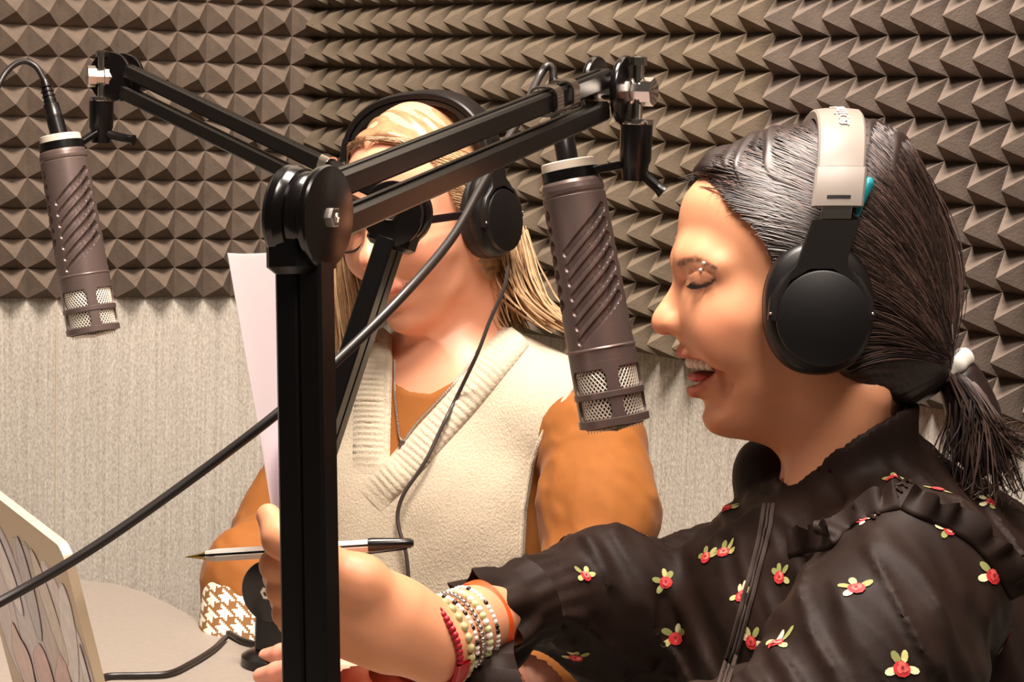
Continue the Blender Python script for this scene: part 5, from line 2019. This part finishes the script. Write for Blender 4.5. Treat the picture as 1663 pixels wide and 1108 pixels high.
# ---- houndstooth cuff on the left-hand sleeve
ca, cb = P(402, 962, 2.02), P(394, 1040, 1.995)
cx_ = vnorm(cb - ca)
c1 = vnorm(np.cross(cx_, CF))
c2 = np.cross(cx_, c1)
nu_, nv_ = 136, 32
hv, hf, hc = [], [], []
def cpt(i, j):
    a = 2 * math.pi * i / nu_
    t_ = j / nv_
    r_ = 0.0425 - 0.001 * t_ + 0.0010 * math.sin(3 * a)
    return ca + cx_ * (0.004 + 0.062 * t_) + r_ * (math.cos(a) * c1 + math.sin(a) * c2)
for i in range(nu_):
    for j in range(nv_):
        o_ = len(hv)
        hv += [cpt(i, j), cpt(i + 1, j), cpt(i + 1, j + 1), cpt(i, j + 1)]
        hf.append((o_, o_ + 1, o_ + 2, o_ + 3))
        qi, qj = (i // 4) % 2, (j // 4) % 2
        white = (qi, qj) == (0, 0) or (qi != qj and (i + j) % 4 < 2)
        hc += [lin((238, 228, 208) if white else (134, 92, 48))] * 4
cuff_l = mesh_obj('houndstooth_cuff', np.array(hv), np.array(hf), mat('houndstooth_cloth', (255, 255, 255), 0.85, attr='Col'), womanL, np.array(hc))
mb = MB()
mb.grid(np.array([[cpt(i, nv_) * s_ + (1 - s_) * (ca + cx_ * 0.065) + cx_ * k_ for i in range(nu_)] for s_, k_ in ((1.0, 0.0), (0.98, 0.002), (0.94, 0.001), (0.7, -0.02))]), closed_v=True)
mb.build('cuff_lining', M_VEST, womanL)

# ---- hair
def hair_sdf_l(q):
    px = 1300 - q[:, 1] / SH
    py = 500 - q[:, 2] / SH
    d = G_HOUT(px, py) * SH
    w = (G_W(px, py) + 0.55) / 100
    e = np.sqrt((np.clip(DD / 100 + d, 0, None) / (DD / 100)) ** 2 + (q[:, 0] / w) ** 2) - 1
    f = e * 0.066
    f = np.where((e > 0) & (d > 0), np.maximum(f, d), f) + 0.002
    phi = np.arctan2(py - 640, px - 1500)
    f = f + 0.0007 * np.sin(phi * 60 + q[:, 0] * 160 + 2 * np.sin(px / 25))
    return smax(f, G_HREGL(px, py) * SH, 0.008)
HREGL = [(1090, 262), (1140, 262), (1172, 282), (1196, 318), (1208, 360), (1218, 410), (1232, 450), (1246, 500), (1270, 560), (1330, 620), (1410, 650), (1470, 670), (1530, 660), (1640, 640), (1640, 100), (1050, 100), (1050, 262)]
G_HREGL = Grid2(HREGL, smooth=False)
VH2, FH2 = surface(hair_sdf_l, (-0.09, -0.125, -0.085), (0.09, 0.10, 0.15), 0.0026, 1)
hairL = mesh_obj('hair', toL(VH2), FH2, M_HAIR_B, womanL)
mbs = [MB(), MB()]
rs = np.random.RandomState(9)
frontL = catmull([(x, y, 0) for x, y in [(1130, 262), (1142, 266), (1172, 286), (1196, 320), (1208, 362), (1218, 412), (1232, 452), (1246, 500), (1270, 556)]], 20)[:, :2]
for i in range(1100):
    side = 1 if rs.rand() < 0.55 else -1
    s = frontL[rs.randint(len(frontL))] + rs.normal(size=2) * 2
    e = np.array((1500, 640)) + rs.normal(size=2) * 8
    dirv = e - s
    nrm = np.array([dirv[1], -dirv[0]])
    if nrm[1] > 0:
        nrm = -nrm
    tt = np.linspace(0, rs.uniform(0.4, 1.0), 10)
    p2 = s[None] + dirv[None] * tt[:, None] + nrm[None] * (rs.uniform(0.06, 0.16) * np.sin(math.pi * tt))[:, None]
    d = -G_HOUT(p2[:, 0], p2[:, 1]) * SH * 100
    x = (G_W(p2[:, 0], p2[:, 1]) + 0.40) / 100 * np.sqrt(np.clip(1 - (1 - np.clip(d, 0, DD) / DD) ** 2, 0, 1)) + rs.uniform(-0.0003, 0.0015)
    if rs.rand() < 0.3:
        x = x * rs.uniform(0.0, 1.0) if s[1] < 290 else x
    q = np.stack([side * x, (1300 - p2[:, 0]) * SH, (500 - p2[:, 1]) * SH], 1)
    mbs[rs.randint(2)].tube(toL(q), rs.uniform(0.0003, 0.0006) * np.array([0.3] + [1] * 8 + [0.3]), 4, cap=False)
# long locks over the shoulders
def lock(px_path, d0, d1, n, spread, taper=1.0):
    base = catmull([P(x, y, d0 + (d1 - d0) * k / (len(px_path) - 1)) for k, (x, y) in enumerate(px_path)], 5)
    for i in range(n):
        off = rs.normal(size=3) * spread * np.array([1, 1.2, 0.4])
        ph = rs.uniform(0, 6)
        tt = np.linspace(0, 1, len(base))
        w = np.interp(tt, [0, 0.5, 1], [0.8, 1.0, 0.75])
        q = base + off[None] * w[:, None] + (np.sin(tt * 5 + ph) * 0.002)[:, None] * CR[None]
        L_ = max(4, int(len(base) * rs.uniform(0.75, 1.0)))
        mbs[rs.randint(2)].tube(q[:L_], np.interp(tt[:L_], [0, .8, 1], [0.0007, 0.0007, 0.0002]), 4, cap=False)
lock([(822, 372), (830, 410), (838, 445), (856, 482), (890, 514), (930, 540)], 2.12, 2.06, 520, 0.0085)
lock([(805, 420), (808, 470), (818, 510), (835, 540)], 2.12, 2.10, 320, 0.010)
lock([(560, 330), (556, 420), (566, 500), (572, 570), (560, 640)], 2.14, 2.10, 300, 0.007)
for k, m_ in enumerate((M_HAIR_B, M_HAIR_B2)):
    o = mbs[k].build('hair_strands', m_, hairL)
    o['kind'] = 'stuff'
adopt(womanL)

# ---- headphones, glasses, necklace, headphone cable
hpL = headphones(toL, 'black over-ear headphones on the blonde woman', (1300 - 1312) * SH, (500 - 470) * SH, ((1300 - 1330) * SH, (1300 - 1316) * SH), (500 - 190) * SH, 0.088, False, bw=0.0125, cup_s=0.95)
gl = empty('eyeglasses', toL(L3(1100, 456, 0)), 'dark-framed eyeglasses on the blonde woman', 'eyeglasses')
mb = MB()
for sx in (1, -1):
    ring = [toL(np.array([sx * (0.033 + 0.025 * math.cos(a)), (1300 - 1102) * SH - 0.006 * math.cos(a) ** 2 * (1 if math.cos(a) > 0 else 0), (500 - 462) * SH + 0.020 * math.sin(a)])) for a in np.linspace(0, 2 * math.pi, 33)]
    mb.tube(ring, 0.0012, 8, cap=False)
mb.tube([toL(np.array([x, (1300 - 1100) * SH + 0.003, (500 - 455) * SH + 0.002])) for x in (-0.009, -0.003, 0.003, 0.009)], 0.0012, 8)
fr_ = mb.build('rims', M_GLASSES, gl)
for sx in (1, -1):
    mb = MB()
    a, b = toL(np.array([sx * 0.058, (1300 - 1112) * SH, (500 - 450) * SH])), toL(np.array([sx * 0.078, (1300 - 1300) * SH, (500 - 462) * SH]))
    mb.bar(a, b, toL(np.array([1, 0, 0])) - toL(np.zeros(3)), 0.0022, 0.0075, 0.0006)
    mb.build('temple', M_GLASSES, gl)
    mb = MB()
    mb.sphere(toL(np.array([sx * 0.033, (1300 - 1102) * SH - 0.0008, (500 - 462) * SH])), (0.024, 0.0007, 0.019), 28, 8, ax=HL_A)
    g_ = mb.build('lens', None, gl)
    gm = bpy.data.materials.get('lens_glass')
    if gm is None:
        gm = mat('lens_glass', (250, 248, 246), 0.02)
        gm.node_tree.nodes['Principled BSDF'].inputs['Transmission Weight'].default_value = 1.0
        gm.node_tree.nodes['Principled BSDF'].inputs['IOR'].default_value = 1.08
    g_.data.materials.append(gm)
adopt(gl)
nk = empty('necklace', P(652, 715, 2.0), 'fine silver chain necklace with small pendant on the blonde woman', 'necklace')
def lay_px(pxs, lift, dens=14):
    out = []
    for x, y, _ in catmull([(a, b, 0) for a, b in pxs], dens):
        h, n = cast(BVH_L, x, y)
        if h is not None:
            out.append(h - CF * lift)
    out = np.array(out)
    for _ in range(4):
        out[1:-1] = (out[:-2] + 2 * out[1:-1] + out[2:]) / 4
    return out
ch = lay_px([(641, 585), (641, 625), (645, 672), (653, 716), (676, 688), (712, 650), (752, 606), (775, 570)], 0.004)
mb = MB()
mb.tube(ch, 0.0009, 6)
for i in range(0, len(ch)):
    mb.sphere(ch[i], 0.0014, 6, 4)
mb.build('chain', M_SILVER, nk)
i0 = int(np.argmin([abs(proj(c)[1] - 716) for c in ch]))
mb = MB()
mb.lathe(ch[i0] - UP * 0.004 - CF * 0.002, CF, [(-0.001, 0.001), (-0.0008, 0.0042), (0.0008, 0.0042), (0.001, 0.001)], 20)
mb.build('pendant', M_SILVER, nk)
adopt(nk)
vc = lay_px([(742, 645), (715, 700), (690, 752), (660, 795), (647, 830), (650, 862), (660, 895), (665, 950), (664, 1010)], 0.011, 10)
cpts = [P(826, 432, 1.985), P(818, 470, 1.985), P(796, 520, 1.99), P(775, 575, 1.995)] + [v for v in vc[::6]]
cable('headphone_cable', cpts, 0.0019, 'thin grey cable running down from the blonde woman\'s headphones over her vest', m=mat('cable_grey', (66, 58, 54), 0.4), n=10)
# ------------------------------------------------------------------ bracelets stacked on the dark-haired woman's wrist
def beads(name, c, ax, r, n, br, m, label, ph=0.0, alt=None, sq=1.0, group='bracelets on one wrist'):
    ax = vnorm(ax)
    u = vnorm(np.cross(ax, UP))
    w = np.cross(ax, u)
    root = empty(name, c, label, 'bracelet', group)
    me = None
    for i in range(n):
        a = 2 * math.pi * i / n + ph
        p_ = c + r * (math.cos(a) * u + sq * math.sin(a) * w)
        mm = m if (alt is None or i % alt[1]) else alt[0]
        key = mm.name + '%.5f' % br
        if key in BEADS:
            o = bpy.data.objects.new('bead', BEADS[key])
            COL.objects.link(o)
        else:
            mb = MB()
            mb.sphere((0, 0, 0), br, 10, 7)
            o = mb.build('bead', mm)
            BEADS[key] = o.data
        o.location = tuple(p_)
        o.parent = root
    adopt(root)
    return root
BEADS = {}
M_B_RED = mat('red_cord', (168, 18, 40), 0.45)
M_B_GREEN = mat('pale_green_jade', (186, 180, 128), 0.25, var=0.15, vscale=200)
M_B_WHITE = mat('white_bead', (240, 234, 222), 0.3)
M_B_BLACK = mat('black_bead', (24, 20, 20), 0.3)
M_B_SILVER = mat('silver_bead', (206, 200, 194), 0.2, metal=0.9)
M_B_LIME = mat('lime_bead', (206, 214, 160), 0.3)
M_B_ORANGE = mat('orange_band', (226, 84, 30), 0.4)
M_STRAP = mat('red_leather', (182, 24, 40), 0.45, bump=0.1)
def wpt(px):
    return P(px, np.interp(px, ARM_PX, ARM_PY), np.interp(px, ARM_PX, ARM_D))
wax = vnorm(vnorm(P(835, 987, 1.4) - P(690, 1040, 1.4)) + CF * 0.8)
beads('bead_bracelet', wpt(699), wax, 0.0292, 48, 0.0025, M_B_RED, 'thin crimson beaded bracelet nearest the hand')
beads('bead_bracelet', wpt(717), wax, 0.0284, 25, 0.0035, M_B_GREEN, 'pale green round-bead bracelet beside the crimson one')
beads('bead_bracelet', wpt(731), wax, 0.0268, 48, 0.0019, M_B_WHITE, 'white bead bracelet with black letter beads', alt=(M_B_BLACK, 3))
beads('bead_bracelet', wpt(742), wax, 0.0262, 40, 0.0022, M_B_SILVER, 'silver bead bracelet in the middle of the stack')
beads('bead_bracelet', wpt(754), wax, 0.0253, 34, 0.0026, M_B_LIME, 'lime and white bead bracelet in the stack', alt=(M_B_WHITE, 2))
beads('bead_bracelet', wpt(767), wax, 0.0254, 46, 0.0020, M_B_WHITE, 'white bead bracelet with sparse black beads beside the orange bangle', alt=(M_B_BLACK, 5))
def band(name, c, ax, r, hw, th, m, label, cat='bracelet', seg=64):
    ax = vnorm(ax)
    u = vnorm(np.cross(ax, UP))
    w = np.cross(ax, u)
    V = np.array([[c + ax * z + rr * (math.cos(a) * u + math.sin(a) * w) for z, rr in ((-hw, r), (-hw * .9, r + th), (0, r + th * 1.15), (hw * .9, r + th), (hw, r), (0, r - 0.0002))] for a in np.linspace(0, 2 * math.pi, seg, endpoint=False)])
    mb = MB().grid(V, closed_u=True, closed_v=True)
    o = mb.build(name, m, angle=60)
    if label:
        tag(o, label, cat, 'bracelets on one wrist')
    return o
band('bangle', wpt(784), wax, 0.0246, 0.0052, 0.0024, M_B_ORANGE, 'glossy orange bangle next to the black cuff')
# red leather strap with stitching and a steel buckle, tilted round the wrist
sax = wax
sc = wpt(703)
strap = empty('leather_strap_bracelet', sc, 'red leather strap with pale stitching and steel buckle under the wrist', 'bracelet', 'bracelets on one wrist')
u_ = vnorm(np.cross(sax, UP))
w_ = np.cross(sax, u_)
if u_ @ CF > 0:
    u_ = -u_                                              # u_ points to the camera side
if w_[2] < 0:
    w_ = -w_
angs = np.radians(np.linspace(-14, -235, 60))              # from the camera side, under the wrist
def sring(a, z, r):
    return sc + sax * z + r * (math.cos(a) * u_ + math.sin(a) * w_)
V = np.array([[sring(a, z, r) for z, r in ((-0.0060, 0.0290), (-0.0056, 0.0312), (0, 0.0316), (0.0056, 0.0312), (0.0060, 0.0290))] for a in angs])
mb = MB().grid(V, closed_v=True)
mb.build('strap', M_STRAP, strap, angle=60)
mb = MB()
for a in np.radians(np.arange(-16, -233, -4)):
    for z in (-0.0047, 0.0047):
        mb.tube([sring(a - 0.018, z, 0.0315), sring(a + 0.018, z, 0.0315)], 0.00022, 4)
mb.build('stitching', mat('stitch_thread', (226, 176, 120), 0.7), strap, kind='stuff')
ab = math.radians(-78)
bq, rd = sring(ab, 0, 0.0330), math.cos(ab) * u_ + math.sin(ab) * w_
td = np.cross(sax, rd)
mb = MB()
loop = [bq + sax * a + td * b for a, b in ((-.0085, -.006), (.0085, -.006), (.0085, .006), (-.0085, .006), (-.0085, -.006))]
mb.tube(catmull(loop, 3), 0.0013, 8)
mb.tube([bq - sax * .007, bq + sax * .007], 0.0010, 8)
mb.build('buckle', M_CHROME, strap)
adopt(strap)
# teal clip tucked behind the headband
mb = MB()
t0, t1, t2 = visR(1392, 352, 0.084), visR(1402, 315, 0.083), visR(1413, 291, 0.080)
mb.tube(toR(catmull([t0, t1, t2], 6)), np.interp(np.linspace(0, 1, 13), [0, .5, .85, 1], [0.0012, 0.0038, 0.0046, 0.003]), 12)
tag(mb.build('hair_clip', mat('teal_plastic', (24, 138, 150), 0.35)), 'teal hair clip tucked behind the grey headband', 'hair clip')
